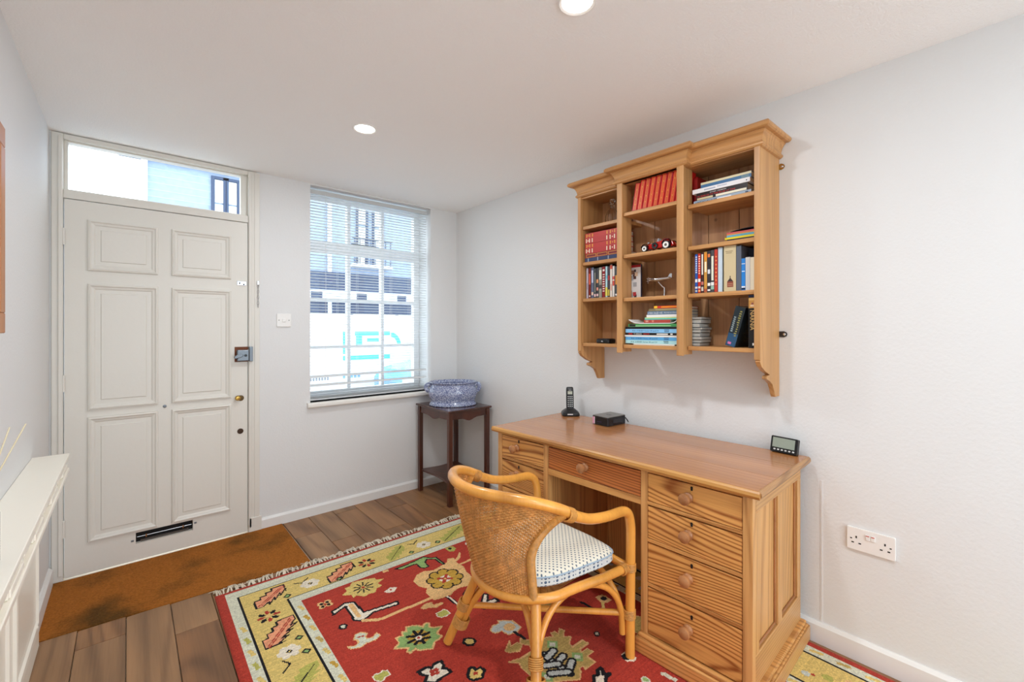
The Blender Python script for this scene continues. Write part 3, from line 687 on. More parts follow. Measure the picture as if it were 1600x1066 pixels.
def tubepart(name, pts, r, m=RATTAN, n=5, parent=chair, seg=10, **k):
    return MB().tube(smoothpath(pts, n) if n else pts, r, seg).build(name, m, parent, local=True, smooth=True)
rail = [(-.055, -rR, .623)]+back_pts+[(-.055, rR, .623)]
tubepart('back_rail', rail, .0185, n=3, seg=12)
for s in (-1, 1):
    a = armpts(s); tubepart('arm', a+[(.256, s*rR*.98, .455)], .0182, seg=12)
    tubepart('leg', [(.256, s*rR*.98, .46), (.254, s*rR*.98, .3), (.250, s*rR*.985, .15), (.250, s*rR*.985, .0)], .0182, n=4, seg=12)
for s in (-1, 1):
    tubepart('leg', [(-.150, s*.150, ZS), (-.178, s*.182, .24), (-.215, s*.220, .12), (-.249, s*.255, .0105)], .0182, n=4, seg=12)
# seat hoop: round at the back, straight to the front legs
hoop = [(.245, -.255), (.10, -.238), (-.02, -.215)]+[(scx+sR*math.cos(math.radians(a)), sR*math.sin(math.radians(a))) for a in range(-110, -251, -20)]+[(-.02, .215), (.10, .238), (.245, .255)]
tubepart('seat_frame', [(x, y, ZS) for x, y in hoop], .0165, n=4, seg=12)
tubepart('seat_frame', [(.245, -.25, ZS), (.262, 0, ZS+.003), (.245, .25, ZS)], .0155, n=6)
# hoop braces between neighbouring legs
def legpt(f, s, z):
    if f: return Vector((.250, s*.257, z))
    t = 1-z/ZS; return Vector((-.150-.102*t, s*(.150+.108*t), z))
def brace(p, q):
    pts = []
    for k in range(15):
        t = PI*k/14; f = (1-math.cos(t))/2; z = .085+.235*math.sin(t)**.75
        c = legpt(p[0], p[1], z).lerp(legpt(q[0], q[1], z), f); e = Vector((0, 0, z))-c; e.z = 0
        pts.append(c+e.normalized()*(.010+.016*abs(math.cos(t))))
    tubepart('hoop_brace', pts, .0122, n=2)
brace((0, -1), (1, -1)); brace((0, -1), (0, 1)); brace((0, 1), (1, 1)); brace((1, -1), (1, 1))
for p, q in (((0, 1), (1, -1)), ((0, -1), (1, 1))):
    a = legpt(*p, .165); b = legpt(*q, .165); dz = Vector((0, 0, .0 if p[1] > 0 else -.022))
    tubepart('stretcher', [a+dz, a.lerp(b, .5)+dz, b+dz], .0118, n=3)
def binding(c, axis, r, w_=.030, turns=6):
    m_ = MB(); ax = Vector(axis).normalized(); u = ax.cross(Vector((0.3, 1, .2))).normalized(); v = ax.cross(u)
    for t in range(turns):
        o = Vector(c)+ax*(w_*(t/(turns-1)-.5)); pts = [o+u*r*math.cos(2*PI*k/12)+v*r*math.sin(2*PI*k/12) for k in range(12)]
        m_.tube(pts, .0030, 5, closed=True)
    m_.build('cane_binding', RBIND, chair, local=True, smooth=True)
for s in (-1, 1):
    binding((-.105, s*(rR-.003), .645), (1, -s*.12, -.45), .0225, .032)
    binding((.252, s*rR*.98, ZS), (0, 0, 1), .0205, .026); binding(legpt(1, s, .165), (0, 0, 1), .0225, .030)
    binding(legpt(0, s, .165), (.102, -s*.108, .345), .0230, .030); binding((.215, s*.252, ZS), (1, 0, 0), .0195, .016, 4)
    binding(legpt(0, s, .10)+Vector((.012, -s*.012, 0)), (.1, -s*.1, .345), .030, .034, 7)
# woven back: stakes and weavers following the surface between seat hoop and rail
def wick(th, t):
    cx = scx+(rcx-scx)*t; r = sR+(rR-sR)*t+.004*math.sin(PI*t); ph_ = abs(th-PI); z = ZS+(ZR+.008-.087*max(0, 1-math.cos(ph_))**1.94-ZS)*t
    return cx+r*math.cos(th), r*math.sin(th), z
def half(t):
    q = min(1, max(0, (t-.38)/.62)); return math.radians(50+33*q**1.8)
NST = 46; st = MB()
for k in range(NST+1):
    f = -1+2*k/NST; pts = []
    for j in range(8):
        t = .0+.97*j/7; pts.append(wick(PI+f*half(t)*.985, t))
    st.tube(pts, .0023, 5)
tag(st.build('wicker_stakes', WICK, chair, local=True, smooth=True), kind='stuff')
we = MB(); NRW = 66
for r_ in range(NRW):
    t = .02+.95*r_/(NRW-1); pts = []
    n = NST*2
    for k in range(n+1):
        f = -1+2*k/n; x, y, z = wick(PI+f*half(t)*.985, t); wv = .0030*math.cos(PI*k+PI*(r_ % 2)) if k % 2 == 0 else 0
        wv = .0032*(1 if ((k//2+r_) % 2) else -1) if k % 2 == 0 else 0
        cx = scx+(rcx-scx)*t; d = Vector((x-cx, y, 0)).normalized(); pts.append((x+d.x*wv, y+d.y*wv, z))
    we.tube(pts, .00235, 4)
tag(we.build('wicker_weave', WICK, chair, local=True, smooth=True), kind='stuff')
wrap = MB()
for s in (-1, 1):
    edge = [Vector(wick(PI+s*half(t)*1.0, t)) for t in [j/16*.96 for j in range(17)]]
    edge = smoothpath(edge, 3)
    for i in range(len(edge)-1):
        tdir = (edge[i+1]-edge[i]).normalized(); u = tdir.cross(Vector((.2, .1, 1)) if abs(tdir.z) < .9 else Vector((1, .2, 0))).normalized(); v = tdir.cross(u)
        for e in (0, .5):
            c = edge[i].lerp(edge[i+1], e); wrap.tube([c+u*.0125*math.cos(2*PI*k/9)+v*.0125*math.sin(2*PI*k/9) for k in range(9)], .0036, 4, closed=True)
tag(wrap.build('edge_wrapping', RBIND, chair, local=True, smooth=True), kind='stuff')
# cushion
def dots(name, base, dot, sidemode):
    m, nt, p, N, L = _nt(name); tc = N.new('ShaderNodeTexCoord'); mp = N.new('ShaderNodeMapping'); mp.inputs['Rotation'].default_value = (0, 0, math.radians(45)); mp.inputs['Scale'].default_value = (72, 72, 0 if not sidemode else 72)
    L.new(tc.outputs['Object'], mp.inputs['Vector'])
    fr_ = N.new('ShaderNodeVectorMath'); fr_.operation = 'FRACTION'; L.new(mp.outputs[0], fr_.inputs[0])
    sb = N.new('ShaderNodeVectorMath'); sb.operation = 'SUBTRACT'; sb.inputs[1].default_value = (.5, .5, 0 if not sidemode else .5); L.new(fr_.outputs[0], sb.inputs[0])
    ln = N.new('ShaderNodeVectorMath'); ln.operation = 'LENGTH'; L.new(sb.outputs[0], ln.inputs[0])
    lt_ = N.new('ShaderNodeMath'); lt_.operation = 'LESS_THAN'; lt_.inputs[1].default_value = .23 if not sidemode else .36; L.new(ln.outputs['Value'], lt_.inputs[0])
    mx = N.new('ShaderNodeMix'); mx.data_type = 'RGBA'; mx.inputs[6].default_value = base; mx.inputs[7].default_value = dot; L.new(lt_.outputs[0], mx.inputs[0]); L.new(mx.outputs[2], p.inputs['Base Color'])
    p.inputs['Roughness'].default_value = .9; p.inputs['Specular IOR Level'].default_value = .15
    return m
cush = [(.215, -.200), (.235, -.1), (.238, 0), (.235, .1), (.215, .200), (.16, .222), (.06, .210), (-.04, .195)]+[(scx+.012+(sR-.022)*math.cos(math.radians(a)), (sR-.022)*math.sin(math.radians(a))) for a in range(112, 250, 17)]+[(-.04, -.195), (.06, -.210), (.16, -.222)]
def cring(sc_, z): return [((x-.0)*sc_, y*sc_, z) for x, y in smoothpath2(cush)]
def smoothpath2(p): return [(q.x, q.y) for q in smoothpath([(a, b, 0) for a, b in p], 3, closed=True)]
cb = MB(); z0 = ZS+.018
cb.loft([cring(.96, z0), cring(1.0, z0+.008), cring(1.0, z0+.036)], True, False)
cu0 = cb.build('cushion', dots('cushion_boxing', S(214, 220, 218), S(84, 104, 130), True), chair, local=True, smooth=True)
ct = MB(); ct.loft([cring(1.0, z0+.036), cring(.97, z0+.046), cring(.9, z0+.052), cring(.7, z0+.057), cring(.4, z0+.059), cring(.1, z0+.060)], False, True)
ct.build('cushion_top', dots('cushion_print', S(226, 221, 204), S(96, 108, 122), False), cu0, local=True, smooth=True)
MB().tube([(x, y, z) for x, y, z in cring(1.004, z0+.037)], .0028, 6, closed=True).build('piping', mat('cushion_piping', S(160, 180, 196), .8), cu0, local=True, smooth=True)

# ================================================================== PEDESTAL DESK  (local: front is -x, length along y)
desk = thing('pedestal_desk', (1.795, 1.2195, .0125), 'stripped pine pedestal desk with wooden knobs and worn varnished top', 'desk', rz=math.radians(2))
DZ = .755-.0125
def dpart(name, m_, mt, parent=desk, **k): return m_.build(name, mt, parent, local=True, **k)
# top: three boards, rounded nosing
tops = [(-.289, -.10), (-.0985, .10), (.1015, .285)]
for i, (a, b) in enumerate(tops):
    m_ = MB()
    r0 = .016
    m_.prism([(a, DZ-.026), (b, DZ-.026), (b, DZ), (a, DZ)], 1, -.652, .652); dpart('top_board', m_, DESKTOP, bevel=.001)
NOSE = wood('worn_nosing', S(200, 146, 78), S(142, 86, 42), 'y', lines=40, scale=6, amt=.6, rough=.35); NOSEX = wood('worn_end_nosing', S(176, 130, 84), S(120, 82, 52), 'x', lines=40, scale=6, amt=.6, rough=.4)
nose = lambda a, sg: [(a, DZ-.028), (a+sg*.007, DZ-.026), (a+sg*.012, DZ-.016), (a+sg*.010, DZ-.006), (a+sg*.004, DZ-.0005), (a, DZ)]
dpart('top_nosing', MB().prism(nose(-.2888, -1), 1, -.660, .660), NOSE)
for sg in (-1, 1): dpart('top_end_nosing', MB().prism(nose(sg*.6522, sg), 0, -.2888, .285), NOSEX)
FX = -.275; BX_ = .265
def leaf(name, x0, x1, y0, y1, z0, z1, mt, bev=.002): return dpart(name, bx(x0, x1, y0, y1, z0, z1), mt, bevel=bev)
ZT = DZ-.026; PZ = .075
# corner posts / stiles on the front
for (a, b) in ((-.632, -.600), (-.250, -.222), (.272, .302), (.604, .634)): leaf('stile', FX, FX+.03, a, b, PZ, ZT, PINE_Z)
for (a, b) in ((-.600, -.250), (-.222, .272), (.302, .604)): leaf('rail', FX+.001, FX+.03, a, b, .706, ZT, PINE_Y)
# sides of the pedestals: framed panels on the near end
for sgn, lab in ((-1, 'near'), (1, 'far')):
    yo = sgn*.632; yi = sgn*.612
    for (a, b) in ((FX+.03, FX+.062), (-.018, .028), (.222, .265)): leaf('side_stile', a, b, yi, yo, PZ+.105, ZT-.062, PINE_Z)
    leaf('side_rail', FX+.03, .265, yi, yo, ZT-.062, ZT, PINE_X); leaf('side_rail', FX+.03, .265, yi, yo, PZ, PZ+.105, PINE_X)
    for (a, b) in ((FX+.062, -.018), (.028, .222)):
        leaf('side_panel', a, b, yi, yi+sgn*.006, PZ+.105, ZT-.062, PINE_Z, 0)
        for (c0, c1, d0, d1) in ((a, a+.007, PZ+.105, ZT-.062), (b-.007, b, PZ+.105, ZT-.062), (a+.007, b-.007, PZ+.105, PZ+.114)): leaf('panel_bead', c0, c1, yi+sgn*.006, yi+sgn*.013, d0, d1, KNOBW, .003)
# inner kneehole sides and back
leaf('kneehole_side', FX+.03, .265, -.236, -.222, .02, ZT, PINE_Z); leaf('kneehole_side', FX+.03, .265, .272, .286, .02, ZT, PINE_Z)
for k in range(4):
    a = -.222+.494*k/4; leaf('kneehole_back_board', .20, .212, a+.002, a+.494/4-.002, .02, ZT, PINE_Z)
for y in (-.10, .02, .15): leaf('kneehole_batten', .192, .20, y-.02, y+.02, .02, .57, PINE_Z)
# drawers
def turned_knob(parent, y, z, x=FX):
    prof = [(0, -.046), (.012, -.0455), (.0195, -.041), (.0215, -.034), (.019, -.026), (.012, -.020), (.0105, -.014), (.017, -.010), (.019, -.006), (.018, 0), (0, 0)]
    dpart('knob', MB().lathe(prof, (x, y, z), 0, 20), KNOBW, parent, smooth=True)
def drawer(y0, y1, z0, z1, mt, knob_y, keyhole=True):
    d = dpart('drawer', bx(FX+.002, FX+.26, y0+.002, y1-.002, z0+.001, z1-.004), mt, bevel=.0015)
    turned_knob(d, knob_y, (z0+z1)/2+.004, FX+.002)
    if keyhole:
        zk = (z0+z1)/2+min(.055, (z1-z0)*.37)
        pts = [(knob_y-.012+.0045*math.cos(a*PI/6), zk+.0045*math.sin(a*PI/6)) for a in range(-1, 8)]+[(knob_y-.012-.0035, zk-.011), (knob_y-.012+.0035, zk-.011)]
        m_ = MB().prism(pts, 0, FX+.0005, FX+.0025); dpart('keyhole', m_, DARKHOLE, d)
ZD = [.706, .578, .434, .262, PZ]
gap_back = lambda y0, y1: leaf('carcase_shadow_board', FX+.012, FX+.02, y0, y1, PZ, .706, mat('carcase_dark', S(60, 36, 20), .8), 0)
for (y0, y1, ky) in ((-.600, -.250, -.415), (.302, .604, .487)):
    for k in range(4):
        rail_h = .016
        drawer(y0, y1, ZD[k+1]+(rail_h if k < 3 else .004), ZD[k], PINE_DRAWER, ky)
        if k < 3: leaf('drawer_rail', FX+.001, FX+.03, y0, y1, ZD[k+1]+.002, ZD[k+1]+rail_h-.001, PINE_Y, .001)
drawer(-.222, .272, .600, .706, PINE_RED, .052, False)
leaf('rail', FX+.001, FX+.03, -.222, .272, .570, .599, PINE_Y)
# plinths
for (a, b) in ((-.662, -.205), (.255, .662)):
    m_ = MB().box(FX-.024, .285, a+.004, b-.004, 0, .060); dpart('plinth_moulding', MB().box(FX-.015, .278, a+.012, b-.012, .0605, .075), PINE_Y, bevel=.005)
    dpart('plinth', m_, PINE_Y, bevel=.006)
dpart('plinth_end', bx(FX-.02, .28, -.6625, -.657, .002, .058), PINE_X, bevel=.002)

# ================================================================== SIDE TABLE
st_ = thing('plant_stand', (1.9125, 2.905, 0), 'dark mahogany tall square side table in the corner holding the blue bowl', 'side table')
TX0, TX1, TY0, TY1, TZ = 1.715, 2.105, 2.665, 3.145, .688
MB().box(TX0, TX1, TY0, TY1, TZ-.016, TZ).build('table_top', wood('mahogany_top', S(74, 38, 26), S(46, 22, 15), 'y', lines=8, amt=.5, rough=.22, coat=.4), st_, bevel=.005)
lx = (TX0+.028, TX1-.028); ly = (TY0+.028, TY1-.028)
for x in lx:
    for y in ly: bx(x-.0155, x+.0155, y-.0155, y+.0155, 0, TZ-.016).build('leg', MAHOG, st_, bevel=.002)
def apron(a, b, ax, c):
    n = 14; pts = [(a, TZ-.016), (b, TZ-.016)]
    for k in range(n+1):
        t = k/n; dip = .052+.022*math.sin(PI*t)**2*(.6+.4*math.cos(4*PI*t)) ; pts.append((b+(a-b)*t, TZ-.016-dip))
    m_ = MB().prism(pts, ax, c-.008, c+.008); m_.build('apron', MAHOG, st_, bevel=.001)
for x in lx: apron(ly[0]+.0155, ly[1]-.0155, 0, x)
for y in ly: apron(lx[0]+.0155, lx[1]-.0155, 1, y)
pts = []
zz = .155
for (a, b) in (((lx[0], ly[0]), (lx[1], ly[0])), ((lx[1], ly[0]), (lx[1], ly[1])), ((lx[1], ly[1]), (lx[0], ly[1])), ((lx[0], ly[1]), (lx[0], ly[0]))):
    for k in range(10):
        t = k/10; cx, cy = 1.91, 2.905; x = a[0]+(b[0]-a[0])*t; y = a[1]+(b[1]-a[1])*t; s = .10*math.sin(PI*t)**2; pts.append((x+(cx-x)*s, y+(cy-y)*s))
MB().prism(pts, 2, zz, zz+.014).build('lower_shelf', MAHOG, st_, bevel=.002)

# blue stoneware foot bath
bowl = thing('foot_bath', (1.905, 2.90, TZ+.001), 'oval blue speckled ceramic foot bath with side handles on the mahogany table', 'bowl', rz=math.radians(-33))
def glaze():
    m, nt, p, N, L = _nt('speckled_blue_glaze'); tc = N.new('ShaderNodeTexCoord')
    n = N.new('ShaderNodeTexNoise'); n.inputs['Scale'].default_value = 150; n.inputs['Detail'].default_value = 3; L.new(tc.outputs['Object'], n.inputs['Vector'])
    r = N.new('ShaderNodeValToRGB'); e = r.color_ramp.elements; e[0].position = .34; e[0].color = S(64, 72, 118); e[1].position = .64; e[1].color = S(200, 206, 220)
    m1 = e.new(.5); m1.color = S(134, 144, 178)
    L.new(n.outputs[0], r.inputs[0]); L.new(r.outputs[0], p.inputs['Base Color']); p.inputs['Roughness'].default_value = .18; p.inputs['Coat Weight'].default_value = .4
    return m
GLZ = glaze()
prof_o = [(.176, 0), (.182, .004), (.181, .014), (.171, .026), (.168, .034), (.177, .054), (.187, .078), (.189, .100), (.182, .126), (.170, .148), (.166, .160), (.174, .170), (.184, .176), (.182, .181)]
prof_i = [(.170, .178), (.152, .160), (.160, .130), (.160, .10), (.140, .05), (.10, .028)]
MB().lathe([(r, z) for r, z in prof_o+prof_i], (0, 0, 0), 2, 40, 1.0, .76).build('body', GLZ, bowl, local=True, smooth=True)
for s in (-1, 1):
    MB().tube(smoothpath([(s*.168, 0, .150), (s*.196, 0, .158), (s*.206, 0, .135), (s*.196, 0, .112), (s*.176, 0, .105)], 4), .0095, 8, flat=1.6).build('handle', GLZ, bowl, local=True, smooth=True)
    MB().lathe([(0, -.012), (.010, -.008), (.013, 0), (.010, .008), (0, .012)], (s*.199, 0, .152), 2, 10).build('handle_boss', GLZ, bowl, local=True, smooth=True)

# ================================================================== WALL BOOKCASE
XF, XC, XBK = 1.92, 1.886, 2.106
bc = thing('wall_bookcase', (XR, 1.165, .985), 'hanging pine bookcase with moulded cornice and scrolled brackets on the right wall', 'bookcase')
SIDE = [(XR-.002, 2.03), (XF, 2.03), (XF, 1.160), (1.906, 1.160), (1.912, 1.145), (1.929, 1.125), (1.969, 1.103), (2.018, 1.086), (1.985, 1.082), (1.985, 1.070), (2.015, 1.060), (2.045, 1.045), (2.064, 1.020), (2.076, .995), (2.082, .987), (XR-.002, .987)]
SIDE[3] = (XF, 1.155)
for (a, b) in ((.690, .709), (1.620, 1.640)):
    MB().prism(SIDE, 1, a, b).build('side_panel', SHELFP_Z, bc, bevel=.0015)
    bx(XF-.010, XF, a-.001, b+.003 if a < 1 else b, 1.152, 2.012).build('face_stile', SHELFP_Z, bc, bevel=.0015)
for (a, b) in ((.996, 1.029), (1.323, 1.354)):
    bx(XC, XC+.085, a+.006, b-.006, 1.160, 2.02).build('divider', SHELFP_Z, bc, bevel=.001)
    bx(XC-.008, XC, a, b, 1.156, 2.012).build('face_stile', SHELFP_Z, bc, bevel=.0015)
# back boards with dark open joints
yb_ = [.709]+sorted([.848, .9895, 1.13, 1.277, 1.415, 1.552])+[1.620]
for a, b in zip(yb_[:-1], yb_[1:]): bx(XBK, XBK+.012, a+.0018, b-.0018, 1.19, 2.02).build('back_board', SHELFBACK, bc)
bx(XBK+.014, XR-.004, .71, 1.618, 1.19, 2.02).build('backing', mat('bookcase_void', S(40, 26, 18), .9), bc)
SHZ = dict(L=[1.198, 1.446, 1.648, 1.848], Cn=[1.198, 1.433, 1.651, 1.863], Rr=[1.198, 1.437, 1.651, 1.840])
BAY = dict(L=(1.349, 1.620, XF+.002), Cn=(1.029, 1.323, XC+.004), Rr=(.709, .998, XF+.002))
for bay in ('L', 'Cn', 'Rr'):
    y0, y1, xf = BAY[bay]
    for k, z in enumerate(SHZ[bay]):
        bx(xf, XBK-.001, y0+(.006 if bay != 'Cn' else .0), y1-(.006 if bay == 'L' else 0), z-.018, z).build('shelf', SHELFP_Y, bc, bevel=.002)
# head rails and cornice
bx(XF, XF+.02, .709, .996, 2.008, 2.035).build('head_rail', SHELFP_Y, bc); bx(XF, XF+.02, 1.354, 1.62, 2.003, 2.035).build('head_rail', SHELFP_Y, bc); bx(XC, XC+.02, 1.029, 1.323, 2.010, 2.035).build('head_rail', SHELFP_Y, bc)
def plan(o, z):
    return [(XR-.002, .69-o, z), (XF-o, .69-o, z), (XF-o, .99-o, z), (XC-o, .99-o, z), (XC-o, 1.36+o, z), (XF-o, 1.36+o, z), (XF-o, 1.64+o, z), (XR-.002, 1.64+o, z)]
corn = MB(); corn.loft([plan(.001, 2.010), plan(.008, 2.012), plan(.014, 2.018), plan(.014, 2.024), plan(.008, 2.030), plan(.007, 2.036), plan(.011, 2.052), plan(.019, 2.066), plan(.024, 2.070), plan(.024, 2.0735), plan(.037, 2.0735), plan(.044, 2.077), plan(.047, 2.083), plan(.046, 2.090), plan(.041, 2.0965), plan(.033, 2.099)], True, True)
corn.build('cornice', SHELFP_Y, bc, bevel=0)
for (z, m_, y) in ((1.976, BRASS, .682), (1.254, mat('iron_plate', S(60, 56, 54), .45, metal=.6), .672)):
    pl_ = MB().prism([(.690, z+.012), (y, z+.013), (y-.010, z+.008), (y-.013, z), (y-.010, z-.008), (y, z-.013), (.690, z-.012)], 0, XR-.006, XR-.002).build('wall_plate', m_, bc)
    MB().lathe([(0, -.002), (.005, -.001), (.006, 0), (0, 0)], (XR-.006, y-.002, z), 0, 10).build('screw', CHROME, pl_)

# ------------------------------------------------------------------ books
PAGE = mat('book_pages', S(226, 218, 198), .9, bump=.3, bscale=400)
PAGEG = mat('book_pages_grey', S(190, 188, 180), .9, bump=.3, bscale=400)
_bm = {}
def cover(rgb, rough=.4):
    k = (rgb, rough)
    if k not in _bm: _bm[k] = mat('cover_%d_%d_%d' % rgb, S(*rgb), rough)
    return _bm[k]
def book_v(name, label, x, y0, y1, z0, z1, dep, rgb, group=None, cat='book', pages=PAGE, rough=.4, lean=0):
    """upright volume, spine towards the room (-x); y0<y1"""
    t = thing(name, (x, (y0+y1)/2, z0+.0004), label, cat, group)
    w_ = y1-y0; h = z1-z0; b = min(.0018, w_*.15)
    m_ = MB().box(0, dep, -w_/2, -w_/2+b, 0, h); m_.box(0, dep, w_/2-b, w_/2, 0, h); m_.box(0, b, -w_/2+b, w_/2-b, 0, h)
    m_.build('cover', cover(rgb, rough), t, local=True)
    bx(b, dep-.003, -w_/2+b, w_/2-b, .002, h-.002).build('pages', pages, t, local=True)
    t.rotation_euler = (lean, 0, 0)
    return t
def case_v(name, label, x, y0, y1, z0, z1, dep, rgb, marks, group=None, cat='disc case', rough=.25):
    """disc case: plastic body with a printed spine sheet and small printed blocks"""
    t = thing(name, (x, (y0+y1)/2, z0+.0004), label, cat, group); w_ = y1-y0; h = z1-z0
    bx(.0008, dep, -w_/2, w_/2, 0, h).build('case', cover((32, 32, 34), .25), t, local=True, bevel=.001)
    sp = bx(0, .0007, -w_/2+.0008, w_/2-.0008, .002, h-.002).build('spine_sheet', cover(rgb, rough), t, local=True)
    for (a, b, rgb2, ww) in marks:
        bx(-.0004, 0, -w_/2*ww, w_/2*ww, h*a, h*b).build('printed_mark', cover(rgb2), sp, local=True)
    return t
def book_h(name, label, x, y0, y1, z0, z1, dep, rgb, group=None, cat='book', pages=PAGE, rough=.4, rz=0):
    """volume lying flat, spine towards the room; y0<y1"""
    t = thing(name, (x, (y0+y1)/2, z0+.0003), label, cat, group); h = z1-z0; w_ = y1-y0; b = min(.002, h*.16)
    m_ = MB().box(0, dep, -w_/2, w_/2, 0, b); m_.box(0, dep, -w_/2, w_/2, h-b, h); m_.box(0, b, -w_/2, w_/2, b, h-b)
    m_.build('cover', cover(rgb, rough), t, local=True)
    bx(b, dep-.003, -w_/2+.002, w_/2-.002, b, h-b).build('pages', pages, t, local=True)
    t.rotation_euler = (0, 0, rz)
    return t
def smark(t, y0, y1, z0, z1, rgb, x=-.0005, name='printed_mark', rough=.35):
    return bx(x, x+.0006, y0, y1, z0, z1).build(name, cover(rgb, rough), t, local=True)
def spine_text(t, txt, y_start, z0, length, height, rgb, x=-.0006):
    """text reading along a flat-lying spine (left to right seen from the room: y decreases)"""
    o = ORG[t.name]
    return lettering(txt, (o.x+x, o.y+y_start, o.z+z0), (0, -1, 0), (0, 0, 1), length, height, cover(rgb), t, 'title_lettering')
def Y(px, py, X): return on_right(px, py, X).y
def Z(px, py, X): return on_right(px, py, X).z

# --- left bay, second shelf from the top: red and navy volumes lying flat
xs = XF+.012; base = 1.648
hs = [(.0185, (44, 56, 92), 'n'), (.021, (150, 36, 34), 'm'), (.033, (176, 44, 40), 'w'), (.024, (182, 46, 40), 'g'), (.033, (176, 44, 40), 'w'), (.024, (182, 46, 40), 'g')]
base = 1.648-.0+0; zc = 1.446+.202
names = ['thick navy blue volume at the bottom of the red book stack', 'dark red volume with gilt framed panels lying on the navy one', 'red bound volume with white spine marks, lying flat third from the bottom', 'red bound volume with gilt spine marks under the top two red volumes', 'red bound volume with white spine marks, just under the topmost one', 'red bound volume with gilt spine marks on top of the flat stack']
hs = [(.022, (44, 56, 92), 'n'), (.023, (150, 36, 34), 'm'), (.030, (176, 44, 40), 'w'), (.026, (182, 46, 40), 'g'), (.030, (176, 44, 40), 'w'), (.026, (182, 46, 40), 'g')]
zc = 1.648
for i, ((h, c, k), nm) in enumerate(zip(hs, names)):
    y1 = 1.606; y0 = 1.372 if i < 2 else 1.392
    t = book_h('bound_volume', nm, xs+.002*(i % 2), y0, y1, zc, zc+h, .15, c, 'flat red and navy volumes'); L_ = y1-y0
    if k == 'n':
        for f in (-.47, -.18, .12, .40): smark(t, f*L_-.003+0, f*L_+.003, .002, h-.002, (150, 158, 176))
    elif k == 'm':
        for f in (-.32, .0, .32):
            smark(t, f*L_-.034, f*L_+.034, .003, h-.003, (206, 150, 60)); smark(t, f*L_-.031, f*L_+.031, .0055, h-.0055, (120, 24, 30), -.0009)
    else:
        cc = (236, 222, 196) if k == 'w' else (222, 158, 60)
        for f in (-.43, -.30, -.20, .26, .35, .45): smark(t, f*L_-.003, f*L_+.003, .004, h-.004, cc)
        for f in (-.365, .40): smark(t, f*L_-.003, f*L_+.003, h/2-.003, h/2+.003, cc)
    zc += h+.0004
# --- left bay, third shelf: row of disc cases
cols13 = [((206, 200, 216), [(.3, .5, (160, 150, 170), .4)], 'white'), ((120, 40, 34), [(.45, .8, (200, 90, 70), .8), (.05, .1, (230, 220, 210), .5)], 'dark red'),
          ((96, 104, 128), [(.5, .9, (190, 196, 220), .6), (.1, .2, (220, 190, 170), .7)], 'slate blue'), ((70, 72, 74), [(.2, .85, (130, 130, 120), .5), (.05, .14, (226, 190, 190), .8)], 'grey'),
          ((60, 62, 66), [(.5, .62, (220, 150, 100), .8), (.25, .35, (226, 150, 130), .7), (.06, .14, (228, 190, 190), .8)], 'charcoal'), ((150, 146, 132), [(.6, .9, (220, 220, 204), .7), (.3, .42, (70, 60, 60), .8)], 'stone grey'),
          ((140, 30, 34), [(.84, .9, (240, 226, 220), .6)]+[(.72-.075*q, .75-.075*q, (240, 226, 220), .6) for q in range(8)], 'crimson'), ((176, 214, 222), [(.05, .32, (226, 214, 90), .95), (.6, .7, (110, 180, 200), .7)], 'pale blue'),
          ((74, 64, 72), [(.55, .7, (170, 50, 50), .8), (.05, .25, (190, 170, 60), .9)], 'dark plum'), ((232, 220, 208), [(.86, .98, (208, 92, 72), .98), (.2, .4, (220, 150, 130), .4)], 'cream'),
          ((236, 230, 222), [(.36, .52, (206, 84, 74), .9), (.56, .66, (206, 84, 74), .9)], 'white and red'), ((70, 76, 80), [(.4, .7, (206, 140, 60), .6), (.04, .1, (220, 220, 220), .7)], 'black'),
          ((196, 36, 110), [(.8-.085*q, .835-.085*q, (246, 216, 230), .55) for q in range(9)], 'magenta')]
pxs = [916, 919.5, 923.5, 928, 931.5, 935.5, 940.8, 945.8, 949.5, 953, 957, 960.5, 966.5]
pxe = [919.3, 923.3, 927.8, 931.3, 935.3, 940.6, 945.6, 949.3, 952.8, 956.8, 960.3, 964.8, 972]
xd = XF+.03; zsh = 1.446
for (c, mk, nm), a, b in zip(cols13, pxs, pxe):
    y1 = Y(a, 440, xd); y0 = Y(b, 440, xd)
    case_v('disc_case', '%s disc case standing in the row below the red volumes' % nm, xd, y0+.0003, y1-.0003, zsh, zsh+.163+random.uniform(0, .012), .135, c, mk, 'disc cases on the left bay shelf')
# --- left bay, top: cut glass decanter ; bottom: black case
dc = thing('glass_decanter', (2.02, 1.485, 1.8485), 'cut glass decanter on the top left bookcase shelf', 'decanter')
MB().lathe([(0, .001), (.034, .001), (.038, .006), (.041, .03), (.038, .055), (.026, .078), (.014, .092), (.012, .112), (.018, .118), (.017, .121), (.009, .119), (.009, .095), (.022, .076), (.034, .055), (.037, .03), (.034, .008), (0, .006)], (2.02, 1.485, 1.8485), 2, 12).build('body', GLASS, dc)
MB().lathe([(0, .112), (.007, .113), (.008, .120), (.015, .128), (.014, .142), (0, .148)], (2.02, 1.485, 1.8485), 2, 8).build('stopper', GLASS, dc)
cs = thing('compact_case', (1.965, 1.487, 1.1985), 'small black case lying on the bottom left bookcase shelf', 'case')
MB().prism(rrect(-.034, .034, -.045, .045, .014), 2, 0, .024).build('body', cover((20, 20, 22), .3), cs, local=True, bevel=.005, smooth=True)
bx(-.0352, -.034, -.006, .006, .008, .014).build('clasp', CHROME, cs, local=True)
bx(-.03, .03, -.035, .035, .024, .0255).build('lid_seam', cover((34, 34, 36), .5), cs, local=True, bevel=.001)

